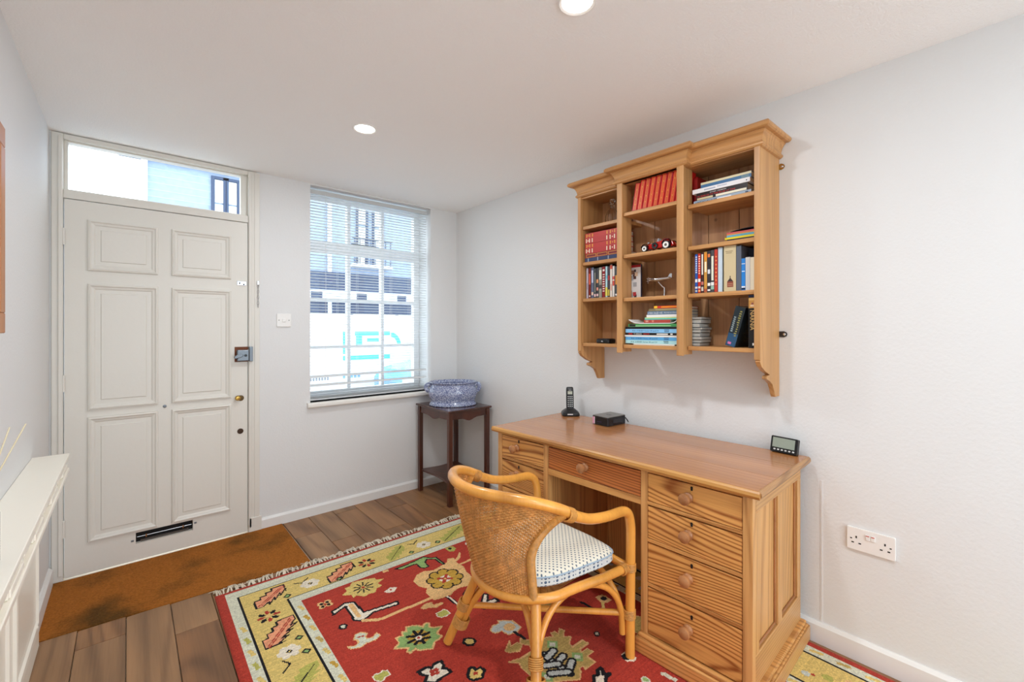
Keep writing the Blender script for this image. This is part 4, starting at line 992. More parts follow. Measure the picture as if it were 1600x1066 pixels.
# --- centre bay, top: red gilt volumes leaning on each other
ang = math.radians(9.5); xs = XC+.024; n = 9; zt = 1.863
for i in range(n):
    wv = .0245; y1 = 1.285-.0287*i; hgt = .146 if i not in (0,) else .136
    t = thing('red_gilt_volume', (xs, y1-wv/2, zt+.0004), ('bright red leather volume with gilt spine lines leaning between its fellows' if 0 < i < n-1 else ('shorter red gilt volume with its cover showing at the loose end of the leaning row' if i == 0 else 'red gilt volume carrying the leaning row against the bookcase divider')), 'book', 'leaning red volumes')
    pivot = -wv/2
    m_ = MB().box(0, .11, -wv/2, -wv/2+.002, 0, hgt); m_.box(0, .11, wv/2-.002, wv/2, 0, hgt); m_.box(0, .002, -wv/2+.002, wv/2-.002, 0, hgt)
    m_.build('cover', cover((206, 34, 22) if i % 2 else (196, 28, 20), .3), t, local=True, bevel=.0006)
    bx(.002, .107, -wv/2+.002, wv/2-.002, .002, hgt-.002).build('pages', PAGE, t, local=True)
    for f in (.008, wv-.009): smark(t, -wv/2+f-.0006, -wv/2+f+.0012, .006, hgt-.004, (226, 170, 70))
    for f in (.22, .42, .75): smark(t, -wv/2+.011, wv/2-.011, hgt*f, hgt*f+.004, (226, 170, 70))
    # lean towards the right-hand divider (-y): rotate about the lower corner so it rests on the shelf
    t.rotation_euler = (ang, 0, 0); t.location.z = zt+.0004+wv/2*math.sin(ang)
# a red volume standing askew behind the divider, seen through the right bay
t = book_v('red_gilt_volume', 'dark red cloth book standing behind the divider in the top right bay', 2.0, .992, 1.018, 1.8405, 1.985, .09, (150, 24, 20))

# --- centre bay: red model car
mc = thing('model_car', (1.932, 1.146, 1.651), 'red vintage racing model car with white-walled wheels on the centre shelf', 'toy car')
CARR = cover((190, 28, 22), .2); TYRE = cover((22, 22, 24), .6); WHITEW = cover((236, 232, 224), .4)
def cprof(pts, y0, y1, name, m_, par=mc): return MB().prism(pts, 0, y0, y1).build(name, m_, par, local=True, bevel=.003, smooth=False)
# length runs along y: nose at +y, tail at -y ; profile in (y,z)
cprof([(.080, .014), (.086, .022), (.082, .033), (.050, .036), (.020, .040), (.005, .044), (-.020, .046), (-.050, .046), (-.072, .038), (-.082, .022), (-.078, .014)], -.017, .017, 'body', CARR)
cprof([(.004, .044), (.000, .060), (-.003, .060), (-.001, .044)], -.015, .015, 'windscreen', cover((180, 190, 196), .1))
cprof([(-.022, .046), (-.026, .056), (-.048, .056), (-.058, .044)], -.014, .014, 'seat', cover((120, 30, 26), .5))
for sx_ in (-1, 1):
    for (yy, r_) in ((.062, .0165), (-.052, .0205)):
        c = (sx_*.028, yy, r_)
        w1 = MB().lathe([(r_*.45, -.006), (r_*.95, -.006), (r_, -.003), (r_, .003), (r_*.95, .006), (r_*.45, .006)], c, 0, 18).build('wheel', TYRE, mc, local=True, smooth=True)
        MB().lathe([(0, -.0066), (r_*.45, -.0068), (r_*.72, -.0066), (r_*.72, .0066), (r_*.45, .0068), (0, .0066)], c, 0, 18).build('white_wall', WHITEW, w1, local=True)
        MB().lathe([(0, -.0085), (r_*.32, -.0075), (r_*.32, .0075), (0, .0085)], c, 0, 10).build('hub', cover((90, 84, 78), .3), w1, local=True)
        pts = [(sx_*.028, yy+(r_+.005)*math.cos(a), r_+(r_+.005)*math.sin(a)) for a in [math.radians(20+14*k) for k in range(11)]]
        MB().tube(pts, .0042, 6, flat=.5).build('mudguard', cover((28, 22, 22), .25), mc, local=True, smooth=True)
    MB().lathe([(0, -.006), (.006, -.004), (.007, .004), (0, .007)], (sx_*.016, .046, .043), 1, 12).build('headlamp', CHROME, mc, local=True, smooth=True)
    MB().lathe([(.006, -.002), (.0155, -.003), (.0155, .003), (.006, .002)], (sx_*.022, .012, .026), 0, 14).build('spare_wheel', TYRE, mc, local=True)
# --- centre bay: silver aeroplane on a stand
ap = thing('model_aeroplane', (1.985, 1.150, 1.4335), 'polished silver model aeroplane on a slanted stand, centre shelf', 'ornament')
MB().lathe([(0, 0), (.016, .0005), (.016, .003), (.006, .006), (.004, .02), (.005, .034), (.004, .046)], (0, 0, 0), 2, 14).build('stand', CHROME, ap, local=True, smooth=True)
MB().tube([(0, 0, .044), (0, .010, .050), (0, .034, .076)], [.0045, .005, .003], 8).build('strut', CHROME, ap, local=True, smooth=True)
fus = MB(); rings = []
for (yy, zz, r_) in ((.092, .088, .0008), (.086, .088, .004), (.076, .088, .0062), (.05, .089, .0085), (.015, .090, .008), (-.015, .091, .006), (-.034, .092, .003)):
    rings.append([(1.25*r_*math.cos(2*PI*k/12), yy, zz+1.25*r_*math.sin(2*PI*k/12)) for k in range(12)])
fus.loft(rings); fus.build('fuselage', CHROME, ap, local=True, smooth=True)
MB().prism([(-.075, .030), (.0, .040), (.075, .030), (.078, .038), (.0, .064), (-.078, .038)], 2, .085, .0885).build('wing', CHROME, ap, local=True, bevel=.001)
MB().prism([(-.028, -.030), (.0, -.018), (.028, -.030), (.028, -.036), (-.028, -.036)], 2, .091, .093).build('tailplane', CHROME, ap, local=True)
MB().prism([(-.016, .094), (-.028, .112), (-.040, .112), (-.038, .091)], 0, -.0012, .0012).build('fin', CHROME, ap, local=True)
MB().prism([(.012, .096), (.024, .101), (.038, .096)], 0, -.004, .004).build('canopy', cover((40, 44, 52), .1), ap, local=True)
for a in (0, 60, 120):
    MB().prism([(-.0012, -.016), (.0012, -.016), (.0012, .016), (-.0012, .016)], 1, -.0008, .0008)
pr = MB()
for a in (20, 80, 140):
    ca, sa = math.cos(math.radians(a)), math.sin(math.radians(a)); pr.tube([(-.016*ca, .0905, .088-.016*sa), (.016*ca, .0905, .088+.016*sa)], .0011, 5)
pr.build('propeller', CHROME, ap, local=True)
# --- centre bay: illustrated white box leaning at the left
t = thing('illustrated_case', (1.985, 1.329, 1.4335), 'white illustrated disc case with red top edge standing left of the silver aeroplane', 'disc case')
bx(.0008, .014, -.045, .045, 0, .176).build('case', cover((40, 42, 60), .3), t, local=True, bevel=.001)
sh = bx(0, .0007, -.043, .043, .002, .174).build('front_sheet', cover((224, 222, 220), .35), t, local=True)
smark(sh, -.043, .043, .162, .174, (170, 30, 36))
for k in range(26):
    a = random.uniform(-.020, .038); b = random.uniform(.012, .148); s_ = random.uniform(.004, .011)
    smark(sh, a-s_, a+s_, b-s_, b+s_*1.3, random.choice([(90, 60, 54), (60, 56, 60), (190, 60, 66), (206, 176, 150), (150, 110, 90), (170, 170, 172)]), -.0004-.0001*k)
t.rotation_euler = (0, 0, math.radians(4))

# --- centre bay, bottom: stack of journals and books
xs = XC+.014; y1 = 1.316; y0 = 1.036; zc = 1.1984
def hb(name, lab, h, c, l=None, r=None, dx=0, dep=.19, cat='book', **k):
    global zc
    t = book_h(name, lab, xs+dx, y0 if r is None else r, y1 if l is None else l, zc, zc+h, dep, c, 'stack on the bottom centre shelf', cat, **k); zc += h+.0004; return t
NAVY = (28, 44, 96)
t = hb('journal', 'white journal at the very bottom of the centre stack', .006, (228, 226, 218), l=1.270, r=1.05)
t = hb('journal', 'pale turquoise journal with dark title, second from the bottom of the centre stack', .0165, (176, 222, 224)); spine_text(t, 'M.A. SURVEY Series 38 and 39', .108, .0045, .145, .007, (30, 60, 90)); smark(t, -.095, -.072, .005, .008, (40, 70, 90)); smark(t, -.095, -.070, .012, .015, (40, 70, 90))
t = hb('journal', 'mid blue journal with dark title lying on the turquoise one', .0155, (92, 168, 220)); spine_text(t, 'M.A. SURVEY Series 38 and 39', .106, .0045, .145, .007, NAVY); smark(t, -.096, -.072, .005, .008, NAVY); smark(t, -.096, -.072, .012, .015, NAVY)
t = hb('magazine', 'grey and white glossy magazine under the black book', .008, (236, 234, 230), l=1.321)
t = hb('paperback', 'black book with red and white spine lettering between the blue journals', .0115, (30, 22, 22)); smark(t, .100, .122, .002, .0095, (170, 36, 32)); spine_text(t, 'T-SERIES', .092, .0025, .045, .006, (240, 236, 230)); smark(t, .005, .038, .003, .009, (150, 30, 30)); smark(t, -.092, -.034, .003, .0085, (240, 236, 230)); smark(t, -.116, -.105, .003, .009, (240, 236, 230))
t = hb('journal', 'light blue journal with dark title lying on the black book', .018, (138, 196, 236)); spine_text(t, 'M.A. SURVEY Series 38 and 39', .100, .006, .145, .007, NAVY); smark(t, -.098, -.074, .005, .008, NAVY); smark(t, -.098, -.074, .012, .015, NAVY)
t = hb('ring_folder', 'plain black hardback in the middle of the centre stack', .0105, (24, 24, 30))
t = hb('magazine', 'green and black paper wad lying on the plain black hardback', .0135, (70, 150, 84), l=1.300); smark(t, -.1, .09, .002, .006, (160, 208, 150)); smark(t, .09, .125, .002, .012, (30, 24, 24))
# floppy magazine with turned-up ends
mz = thing('magazine', (xs, 1.17, zc), 'white floppy magazine with curled ends lying across the centre stack', 'magazine', 'stack on the bottom centre shelf')
cv = [(.128, .020), (.112, .011), (.092, .004), (.060, .0008), (.0, .0008), (-.095, .0008), (-.112, .003), (-.124, .008), (-.130, .014)]
m_ = MB().prism(cv+[(a, b+.003) for a, b in reversed(cv)], 0, 0, .17); m_.build('sheets', cover((238, 236, 232), .4), mz, local=True)
zc += .0045
xs += .006
t = hb('paperback', 'faded red book lying on the floppy magazine', .0145, (176, 70, 58), l=1.215, r=1.076); smark(t, .045, .06, .004, .012, (220, 160, 140)); smark(t, .015, .025, .003, .013, (206, 130, 110))
t = hb('paperback', 'thin pale green and teal booklet in the centre stack', .012, (96, 190, 180), l=1.210, r=1.034); smark(t, -.085, .085, .007, .0115, (206, 222, 140))
t = hb('paperback', 'white spined booklet under the grey-blue paperback', .0115, (240, 238, 234), l=1.200, r=1.034)
t = hb('paperback', 'grey-blue paperback novel with white title in the centre stack', .0165, (92, 116, 142), l=1.196, r=1.034); spine_text(t, 'A MAN CALLED OVE', .078, .003, .078, .0095, (232, 236, 238)); spine_text(t, 'FREDRIK BACKMAN', -.008, .0045, .064, .007, (206, 214, 220))
t = hb('paperback', 'olive brown paperback under the thin red and yellow book', .012, (130, 120, 86), l=1.188, r=1.034); smark(t, -.07, .04, .004, .009, (166, 156, 112))
t = hb('paperback', 'thin red and yellow book topping the centre stack', .0115, (206, 52, 30), l=1.160, r=1.034); smark(t, .045, .062, .001, .012, (240, 190, 50)); smark(t, -.055, .025, .003, .009, (240, 150, 40))

# --- right bay, top: flat stack
xs0 = XF+.028; zc = 1.8404
def hr(name, lab, h, c, pl, pr, dx=0, cat='book', rz=0, **k):
    global zc
    X = xs0+dx; yl = Y(pl, 295, X); yr = Y(pr, 285, X); t = book_h(name, lab, X, yr, yl, zc, zc+h, .14, c, 'flat stack in the top right bay', cat, rz=rz, **k); zc += h+.0004; return t, yl-yr
t, l = hr('paperback', 'grey-blue science paperback at the bottom of the top right stack', .0165, (160, 178, 196), 1084, 1174); spine_text(t, 'A BRIEF HISTORY OF TIME', l/2-.008, .004, .098, .0075, (24, 26, 34)); smark(t, -.042, .018, .006, .010, (236, 238, 240)); smark(t, -l/2+.012, -l/2+.024, .004, .012, (60, 80, 110))
t, l = hr('paperback', 'black paperback with red and white title carrying a cream patch', .0315, (34, 24, 24), 1088, 1168); spine_text(t, 'IN SEARCH OF THE EDGE OF TIME', l/2-.006, .0125, .165, .0075, (196, 44, 40)); spine_text(t, 'JOHN GRIBBIN', l/2-.062, .022, .07, .006, (240, 236, 230)); smark(t, -l/2+.004, .022, .001, .0105, (236, 228, 204)); smark(t, .035, l/2-.004, .001, .010, (206, 190, 150))
t, l = hr('hardback', 'white dust-jacketed hardback in the top right stack', .019, (234, 232, 232), 1082, 1172, dx=-.004); smark(t, .02, .07, .006, .012, (170, 176, 190)); smark(t, -.03, .012, .009, .014, (190, 196, 206)); smark(t, -l/2+.012, -l/2+.016, .006, .011, (40, 50, 60))
t, l = hr('hardback', 'blue and cream hardback on top of the top right stack', .026, (66, 112, 154), 1095, 1174, dx=.004); smark(t, -l/2, l/2, .016, .0255, (222, 210, 170)); smark(t, -l/2+.01, -l/2+.04, .004, .014, (110, 140, 150))
# --- right bay, second shelf: comics stack
zc = 1.6514; xs0 = XF+.05
def hcm(lab, h, c, pl, dx=0, rz=0):
    global zc
    X = xs0+dx; yl = Y(pl, 365, X); t = book_h('comic_annual', lab, X, .715, yl, zc, zc+h, .12, c, 'comics in the right bay', 'comic', rz=rz); zc += h+.0004; return t
hcm('white backed booklet at the bottom of the comics pile', .0055, (240, 236, 228), 1136.5); hcm('black and grey booklet above the white one in the comics pile', .0075, (44, 42, 48), 1136); hcm('bright yellow annual in the comics pile', .0085, (234, 216, 50), 1132.5)
hcm('light blue and green booklet on the yellow annual', .0085, (96, 172, 196), 1135.5); hcm('orange booklet in the comics pile', .0045, (226, 150, 70), 1135.5); hcm('pink-red booklet near the top of the comics pile', .0065, (206, 90, 92), 1135.5)
bl = thing('glossy_leaflet', (xs0, .77, zc), 'black glossy leaflet lying on top of the comics pile', 'leaflet')
cv = [(.060, .0006), (.04, .004), (.01, .008), (-.02, .009), (-.050, .008)]
MB().prism(cv+[(a, b+.002) for a, b in reversed(cv)], 0, 0, .1).build('sheet', cover((22, 22, 24), .2), bl, local=True)
# --- right bay, third shelf: disc cases and books upright
xd = XF+.018; zsh = 1.437
dvd = [((44, 90, 176), [(.28, .36, (240, 240, 240), .7), (.12, .17, (226, 230, 236), .8), (.04, .08, (210, 220, 210), .6)]+[(.9-.055*q, .935-.055*q, (206, 222, 240), .5) for q in range(8)], 'blue'),
       ((206, 52, 34), [(.28, .36, (240, 236, 230), .8), (.12, .17, (240, 220, 210), .8), (.04, .08, (240, 180, 110), .7)]+[(.9-.06*q, .935-.06*q, (240, 190, 170), .5) for q in range(8)], 'red'),
       ((70, 40, 40), [(.45, .95, (232, 226, 216), .5), (.2, .28, (200, 120, 110), .8), (.05, .15, (210, 200, 190), .7)], 'brown and white'), ((206, 150, 70), [(.8, .95, (226, 140, 40), .9), (.5, .75, (240, 226, 190), .6), (.02, .10, (170, 80, 50), .9)], 'orange'),
       ((54, 50, 54), [(.84, .92, (220, 120, 60), .7), (.45, .55, (220, 220, 224), .7), (.16, .23, (240, 236, 230), .8), (.04, .08, (230, 230, 230), .8)], 'black'), ((74, 74, 76), [(.28, .85, (226, 226, 206), .6), (.16, .24, (230, 230, 226), .9), (.07, .15, (150, 190, 170), .9)], 'grey and cream'),
       ((190, 62, 48), [(.8-.09*q, .83-.09*q, (220, 140, 80), .4) for q in range(8)], 'brick red')]
bnd = [1085.6, 1090.3, 1095, 1099.8, 1105, 1110.4, 1116, 1121.6]
for k, (c, mk, nm) in enumerate(dvd):
    y1_ = Y(bnd[k], 425, xd); y0_ = Y(bnd[k+1], 425, xd)
    case_v('disc_case', '%s disc case standing in the row beside the cream box set' % nm, xd, y0_+.0003, y1_-.0003, zsh, zsh+.178+.002*k, .135, c, mk, 'disc cases in the right bay')
def bv(lab, a, b, top, c, dep=.13, dx=0, name='hardback', **k):
    X = xd+dx; return book_v(name, lab, X, Y(b, 420, X)+.0003, Y(a, 420, X)-.0003, zsh, Z((a+b)/2, top, X), dep, c, 'books in the right bay', **k)
bv('tall pale blue paperback beside the brick red disc case', 1122, 1128.5, 387, (196, 210, 220))
bs = bv('thick cream hardback with a small building picture on the spine', 1131, 1150, 384, (206, 188, 148), .15)
o = ORG[bs.name]; w_ = .028
smark(bs, -.014, .011, .018, .042, (140, 74, 56)); MB().prism([(-.014, .042), (-.0015, .058), (.011, .042)], 0, -.0008, 0).build('printed_mark', cover((70, 50, 46)), bs, local=True); smark(bs, -.003, .0, .056, .066, (60, 46, 44))
for z in (.024, .031): smark(bs, -.012, .009, z, z+.002, (206, 150, 120), -.0008)
smark(bs, -.012, .018, .170, .172, (120, 100, 70)); smark(bs, -.008, .016, .163, .165, (120, 100, 70))
bv('navy hardback with grey spine behind the small blue book', 1150.4, 1158.2, 384, (92, 98, 110), .15, .0)
t = book_v('hardback', 'tall dark navy hardback pushed back behind the small blue and white books', 2.0, .722, .768, zsh, zsh+.180, .095, (24, 28, 48), 'books in the right bay')
t = bv('small bright blue paperback with white bands', 1158.4, 1164.6, 404, (38, 128, 208), .06); smark(t, -.007, .007, .110, .113, (226, 236, 246)); smark(t, -.006, .006, .078, .082, (200, 222, 244)); smark(t, -.007, .007, .012, .018, (240, 240, 240)); smark(t, -.007, .007, .004, .010, (20, 22, 26))
bv('slim pale grey paperback beside the small blue one', 1164.8, 1172, 402, (206, 204, 200), .06)
bv('slim cream paperback at the right end of the disc case row', 1172.2, 1179.6, 402, (232, 222, 198), .06)
# --- right bay, bottom: paperbacks lying with page edges outwards, leaning hardback, NARNIA
zc = 1.1984; hsz = [.014, .015, .013, .018, .013, .011, .018, .019, .010]
for k, h in enumerate(hsz):
    r = Y(1094+(k % 3)*1.5, 515, 1.99); t = thing('paperback', (1.985+.004*(k % 2), 1.035, zc), 'grey-paged paperback in the pile half hidden by the bookcase divider', 'book', 'paperbacks behind the divider'); y_r = r-1.035
    bx(0, .10, y_r+.001, .055, .0015, h-.0015).build('pages', PAGEG, t, local=True, bevel=.001)
    m_ = MB().box(-.001, .10, y_r, .055, 0, .0013); m_.box(-.001, .10, y_r, .055, h-.0013, h); m_.build('cover', cover([(96, 110, 120), (120, 116, 104), (140, 142, 140)][k % 3], .5), t, local=True)
    zc += h+.0003
t = thing('leaning_hardback', (xs0-.03, 0, 0), 'dark blue-green fantasy hardback leaning against the black lion-faced book', 'book')
la = math.radians(-0)
yb0 = Y(1131, 540, XF+.02); yb1 = Y(1148, 543, XF+.02)
t.location = (XF+.02, yb1, 1.1984); ORG[t.name] = Vector((XF+.02, yb1, 1.1984)); wv = yb0-yb1-.004; hgt = .172; lean = math.radians(15)
m_ = MB().box(0, .14, 0, .0025, 0, hgt); m_.box(0, .14, wv-.0025, wv, 0, hgt); m_.box(0, .003, .0025, wv-.0025, 0, hgt)
m_.build('cover', cover((34, 44, 50), .3), t, local=True); bx(.003, .136, .0025, wv-.0025, .003, hgt-.002).build('pages', PAGE, t, local=True)
smark(t, .001, wv-.001, .0, .055, (40, 78, 112)); smark(t, wv-.022, wv-.008, .008, .018, (206, 110, 160), -.0008)
for k in range(12):
    z = .150-.0095*k; smark(t, .009, .009+random.uniform(.005, .010), z, z+.005, (150, 144, 80), -.0009, 'title_mark')
for k in range(8):
    z = .122-.0085*k; smark(t, wv-.014, wv-.006, z, z+.005, (150, 166, 170), -.0009, 'title_mark')
# printed front board: gold flourishes
for k in range(14):
    a = .02+random.random()*.1; b = .02+random.random()*.1; bx(a, a+random.uniform(.008, .03), -.0006, 0, b, b+.003).build('gilt_mark', cover((110, 96, 56), .4), t, local=True)
t.rotation_euler = (lean, 0, 0)
nn = book_v('hardback', 'black hardback lettered NARNIA with a tawny picture at the top of its spine', XF+.02, .7135, .7445, 1.1984, 1.1984+.218, .15, (20, 18, 20), None)
o = ORG[nn.name]
smark(nn, -.0145, .0145, .208, .217, (40, 56, 96)); smark(nn, -.0145, .0145, .164, .207, (206, 150, 76)); smark(nn, -.0145, .0145, .196, .205, (226, 186, 110), -.0008); smark(nn, -.006, .008, .170, .178, (236, 206, 170), -.0009); smark(nn, -.004, .004, .179, .186, (150, 86, 84), -.0009)
lettering('NARNIA', (o.x-.0007, o.y-.006, o.z+.152), (0, 0, -1), (0, -1, 0) if False else (0, 1, 0), .078, .016, cover((226, 186, 116)), nn, 'title_lettering') if False else None
lettering('NARNIA', (o.x-.0007, o.y-.0085, o.z+.155), (0, 0, -1), (0, -1, 0) if False else (0, -1, 0), .082, .017, cover((226, 186, 116)), nn, 'title_lettering') if False else lettering('NARNIA', (o.x-.0007, o.y+.0085, o.z+.155), (0, 0, -1), (0, -1, 0), .082, .017, cover((226, 186, 116)), nn, 'title_lettering')
smark(nn, -.006, .0, .010, .020, (236, 232, 226))

# ================================================================== THINGS ON THE DESK
DT = .7555
# cordless phone on its cradle
ph = thing('cordless_phone', (2.022, 1.795, DT), 'black cordless telephone standing in its cradle on the far end of the desk', 'telephone', rz=math.radians(-42))
def pring(sx_, sy_, z, r=.02, oy=0): return [(x, y+oy, z) for x, y in rrect(-sx_, sx_, -sy_, sy_, min(r, sx_*.9, sy_*.9), 4)]
# local -y faces the room
cr_ = MB().loft([pring(.050, .052, 0), pring(.053, .055, .006), pring(.050, .052, .018), pring(.034, .036, .032, .02, .006), pring(.026, .024, .038, .02, .010)]).build('cradle', BLACK, ph, local=True, smooth=True)
bx(-.022, .010, -.0548, -.050, .010, .016).build('maker_badge', cover((226, 226, 226)), cr_, local=True)
hsx = thing  # keep name short
def prism_rot(m_, tilt, off):
    c, s_ = math.cos(tilt), math.sin(tilt); m_.v = [(x, y*c-z*s_+off[1], y*s_+z*c+off[2]) for x, y, z in m_.v]; return m_
tl = math.radians(-10); of = (0, .012, .030)
hand = MB(); hand.loft([pring(.0215, .012, 0, .009), pring(.0225, .0125, .01, .009), pring(.0225, .0125, .115, .009), pring(.021, .0115, .132, .009), pring(.016, .009, .137, .008)])
ho = prism_rot(hand, tl, of).build('handset', BLACK, ph, local=True, smooth=True)
def onhand(x0, x1, z0, z1, name, m_, d=.0006): return prism_rot(MB().box(x0, x1, -.0125-d, -.0122, z0, z1), tl, of).build(name, m_, ho, local=True)
onhand(-.014, .014, .092, .110, 'display', cover((176, 178, 160), .2)); onhand(-.008, .008, .115, .119, 'maker_badge', cover((150, 150, 150))); onhand(-.010, .010, .126, .128, 'earpiece', cover((120, 120, 122)))
for r_ in range(6):
    for c in range(3): onhand(-.0145+.0115*c, -.0085+.0115*c, .018+.0115*r_, .0225+.0115*r_, 'key', cover((206, 206, 204)), .0012)
# small black media box
mb_ = thing('media_box', (1.998, 1.492, DT), 'small square black set-top box with grey top on the desk', 'set-top box', rz=math.radians(-4))
MB().prism(rrect(-.075, .075, -.055, .055, .008), 2, .001, .046).build('case', mat('gloss_black', S(22, 22, 25), .12), mb_, local=True, bevel=.002)
tp = MB().prism(rrect(-.074, .074, -.054, .054, .008), 2, .046, .0495).build('lid', mat('brushed_grey', S(120, 116, 110), .3, metal=.5), mb_, local=True, bevel=.001)
for a_, b_ in ((-.016, -.004), (.002, .014)): bx(-.008, .004, a_, b_, .0495, .0499).build('logo_mark', BLACK, tp, local=True)
bx(-.0757, -.075, .034, .050, .004, .042).build('sticker', cover((226, 196, 206), .4), mb_, local=True); bx(-.0760, -.0757, .0415, .0475, .004, .042).build('sticker_stripe', cover((206, 110, 150), .4), mb_, local=True)
for k in range(4): bx(-.0757, -.075, -.012+.009*k, -.009+.009*k, .018, .0205).build('status_light', cover((120, 96, 150)), mb_, local=True)
for a, b in ((-.06, -.056), (.0, .004)):
    pass
bx(-.03, .06, -.0556, -.055, .014, .034).build('vent', cover((40, 40, 44), .6), mb_, local=True)
MB().tube(smoothpath([(.072, -.03, .026), (.088, -.034, .032), (.100, -.042, .018), (.106, -.048, .003)], 5), .0028, 8).build('power_lead', BLACK, mb_, local=True, smooth=True)
# energy monitor
em = thing('energy_monitor', (2.072, .655, DT), 'small black energy monitor with grey screen leaning at the near end of the desk', 'monitor', rz=math.radians(-6))
def emr(m_):
    t = math.radians(-14); c, s_ = math.cos(t), math.sin(t); m_.v = [(x*c-z*s_, y, x*s_+z*c+.001) for x, y, z in m_.v]; return m_
# faces -x ; width along y
body = MB().prism(rrect(-.052, .052, 0, .066, .005), 0, -.010, .010); eb = emr(body).build('case', mat('monitor_black', S(16, 16, 18), .3), em, local=True, bevel=.002)
emr(MB().box(-.0108, -.0098, -.042, .044, .020, .060)).build('screen', mat('lcd_grey', S(150, 160, 146), .25), eb, local=True)
for k in range(6): emr(MB().prism(rrect(.034-.0145*k-.004, .034-.0145*k+.004, .0085, .0145, .002), 0, -.0112, -.0098)).build('button', cover((214, 214, 212)), eb, local=True)
emr(MB().box(.010, .022, -.025, .025, .0, .008)).build('stand', BLACK, eb, local=True)

# double socket on the right wall
so = thing('double_socket', (XR, .378, .424), 'white double power socket with two switches on the right wall', 'socket')
MB().prism(rrect(.305, .451, .424, .510, .004), 0, XR-.010, XR-.0005).build('plate', PLASTW, so, bevel=.002)
for yc in (.414, .342):
    if yc > .38: ys_ = .421
    else: ys_ = .335
    for dy, dz, sy, sz in ((0, .012, .0022, .0042), (-.011, -.010, .004, .0022), (.011, -.010, .004, .0022)):
        bx(XR-.0108, XR-.0098, ys_+dy-sy, ys_+dy+sy, .463+dz-sz, .463+dz+sz).build('pin_hole', DARKHOLE, so)
for yc in (.386, .370):
    s1 = bx(XR-.0135, XR-.010, yc-.0062, yc+.0062, .474, .494).build('rocker', PLASTW, so, bevel=.001); bx(XR-.0140, XR-.0134, yc-.005, yc+.005, .489, .492).build('red_flash', cover((190, 60, 50)), s1)
for yc in (.437, .319): bx(XR-.0105, XR-.0098, yc-.003, yc+.003, .465, .469).build('screw', DARKHOLE, so, bevel=.0)
struct(bx(XR-.0012, XR, .532, .540, .085, .66).build('trim_10', WALL, bevel=.001))

# ================================================================== LEFT SIDE: shallow cabinet, mirror, reed diffuser
cab = thing('wall_cabinet', (-.25, 1.6, 0), 'long shallow cream cabinet with moulded shelf edge along the left wall', 'cabinet')
CY0, CY1 = -.4, 2.652
bx(XL+.001, -.189, CY0, CY1, .735, .750).build('worktop', CREAMW, cab, bevel=.002)
bx(XL+.001, -.238, CY0, CY1-.02, .690, .735).build('frieze', CREAMW, cab)
bx(XL+.001, -.189, CY0, CY1-.005, .672, .690).build('ledge', CREAMW, cab, bevel=.003)
# fret blocks: alternating raised bars in the frieze
yy = CY1-.03; k = 0
while yy > .3:
    l_ = .16
    z0_, z1_ = ((.715, .733) if k % 2 else (.692, .710))
    m_ = MB().box(-.238, -.193, yy-l_, yy, z0_, z1_); m_.box(-.238, -.196, yy-l_-.010, yy-l_+.004, .692, .733); m_.build('fret_bar', CREAMW, cab, bevel=.002)
    yy -= l_+.01; k += 1
bx(XL+.001, -.285, CY0, 2.585, 0, .672).build('carcase', CREAMW, cab)
bx(-.285, -.272, CY0, 2.592, 0, .085).build('plinth', CREAMW, cab, bevel=.004)
bx(-.285, -.276, 2.525, 2.585, .085, .672).build('end_stile', CREAMW, cab, bevel=.004)
for i in range(4):
    b = 2.515-.55*i; a = b-.54
    d = bx(-.285, -.268, a, b, .10, .655).build('cabinet_door', CREAMW, cab, bevel=.003)
    m_ = MB()
    def rg(ins, dx): return [(-.268+dx, a+ins, .10+ins), (-.268+dx, b-ins, .10+ins), (-.268+dx, b-ins, .655-ins), (-.268+dx, a+ins, .655-ins)]
    m_.loft([rg(.05, 0), rg(.052, .008), rg(.060, .010), rg(.068, .003), rg(.085, .001)], False, True); m_.build('door_moulding', CREAMW, d)
    for z in (.19, .56): MB().tube([(-.270, b+.004, z-.02), (-.270, b+.004, z+.02)], .004, 8).build('hinge', CHROME, d, smooth=True)
mi = thing('wall_mirror', (XL, 1.6, 1.265), 'mirror in a deep wooden frame hanging on the left wall', 'mirror')
def fr4(x0, x1, y0, y1, z0, z1, t): 
    m_ = MB(); m_.box(x0, x1, y0, y1, z0, z0+t); m_.box(x0, x1, y0, y1, z1-t, z1); m_.box(x0, x1, y0, y0+t, z0+t, z1-t); m_.box(x0, x1, y1-t, y1, z0+t, z1-t); return m_
fr4(XL+.001, XL+.022, 1.0, 1.990, 1.265, 1.876, .06).build('frame', FRAMEW, mi, bevel=.003)
fr4(XL+.001, XL+.020, 1.06, 1.930, 1.325, 1.816, .008).build('inner_bead', cover((226, 220, 210)), mi)
bx(XL+.001, XL+.010, 1.068, 1.922, 1.333, 1.808).build('mirror_glass', mat('mirror_silver', S(225, 228, 228), .02, metal=1), mi)
rd = thing('reed_diffuser', (-.245, 1.50, .7503), 'tall glass reed diffuser with pale sticks on the cream cabinet', 'diffuser')
MB().prism(rrect(-.025, .025, -.025, .025, .006), 2, 0, .115).build('bottle', GLASS, rd, local=True, bevel=.003); MB().lathe([(.010, .115), (.013, .115), (.013, .150), (.010, .150)], (0, 0, 0), 2, 12, ring=True).build('neck', GLASS, rd, local=True)
for (px1, py1, yv) in ((40, 663, 1.74), (15, 668, 1.70)):
    MB().tube([Vector((-.245, 1.50, .77)), Vector((-.245, 1.508, .895)), on_back(px1, py1, yv)], .0017, 6).build('reed', cover((226, 214, 180), .7), rd)
for dx, dy in ((.03, -.08), (-.02, -.06)): MB().tube([(-.245, 1.50, .77), (-.245+dx, 1.50+dy, 1.03)], .0017, 6).build('reed', cover((226, 214, 180), .7), rd)

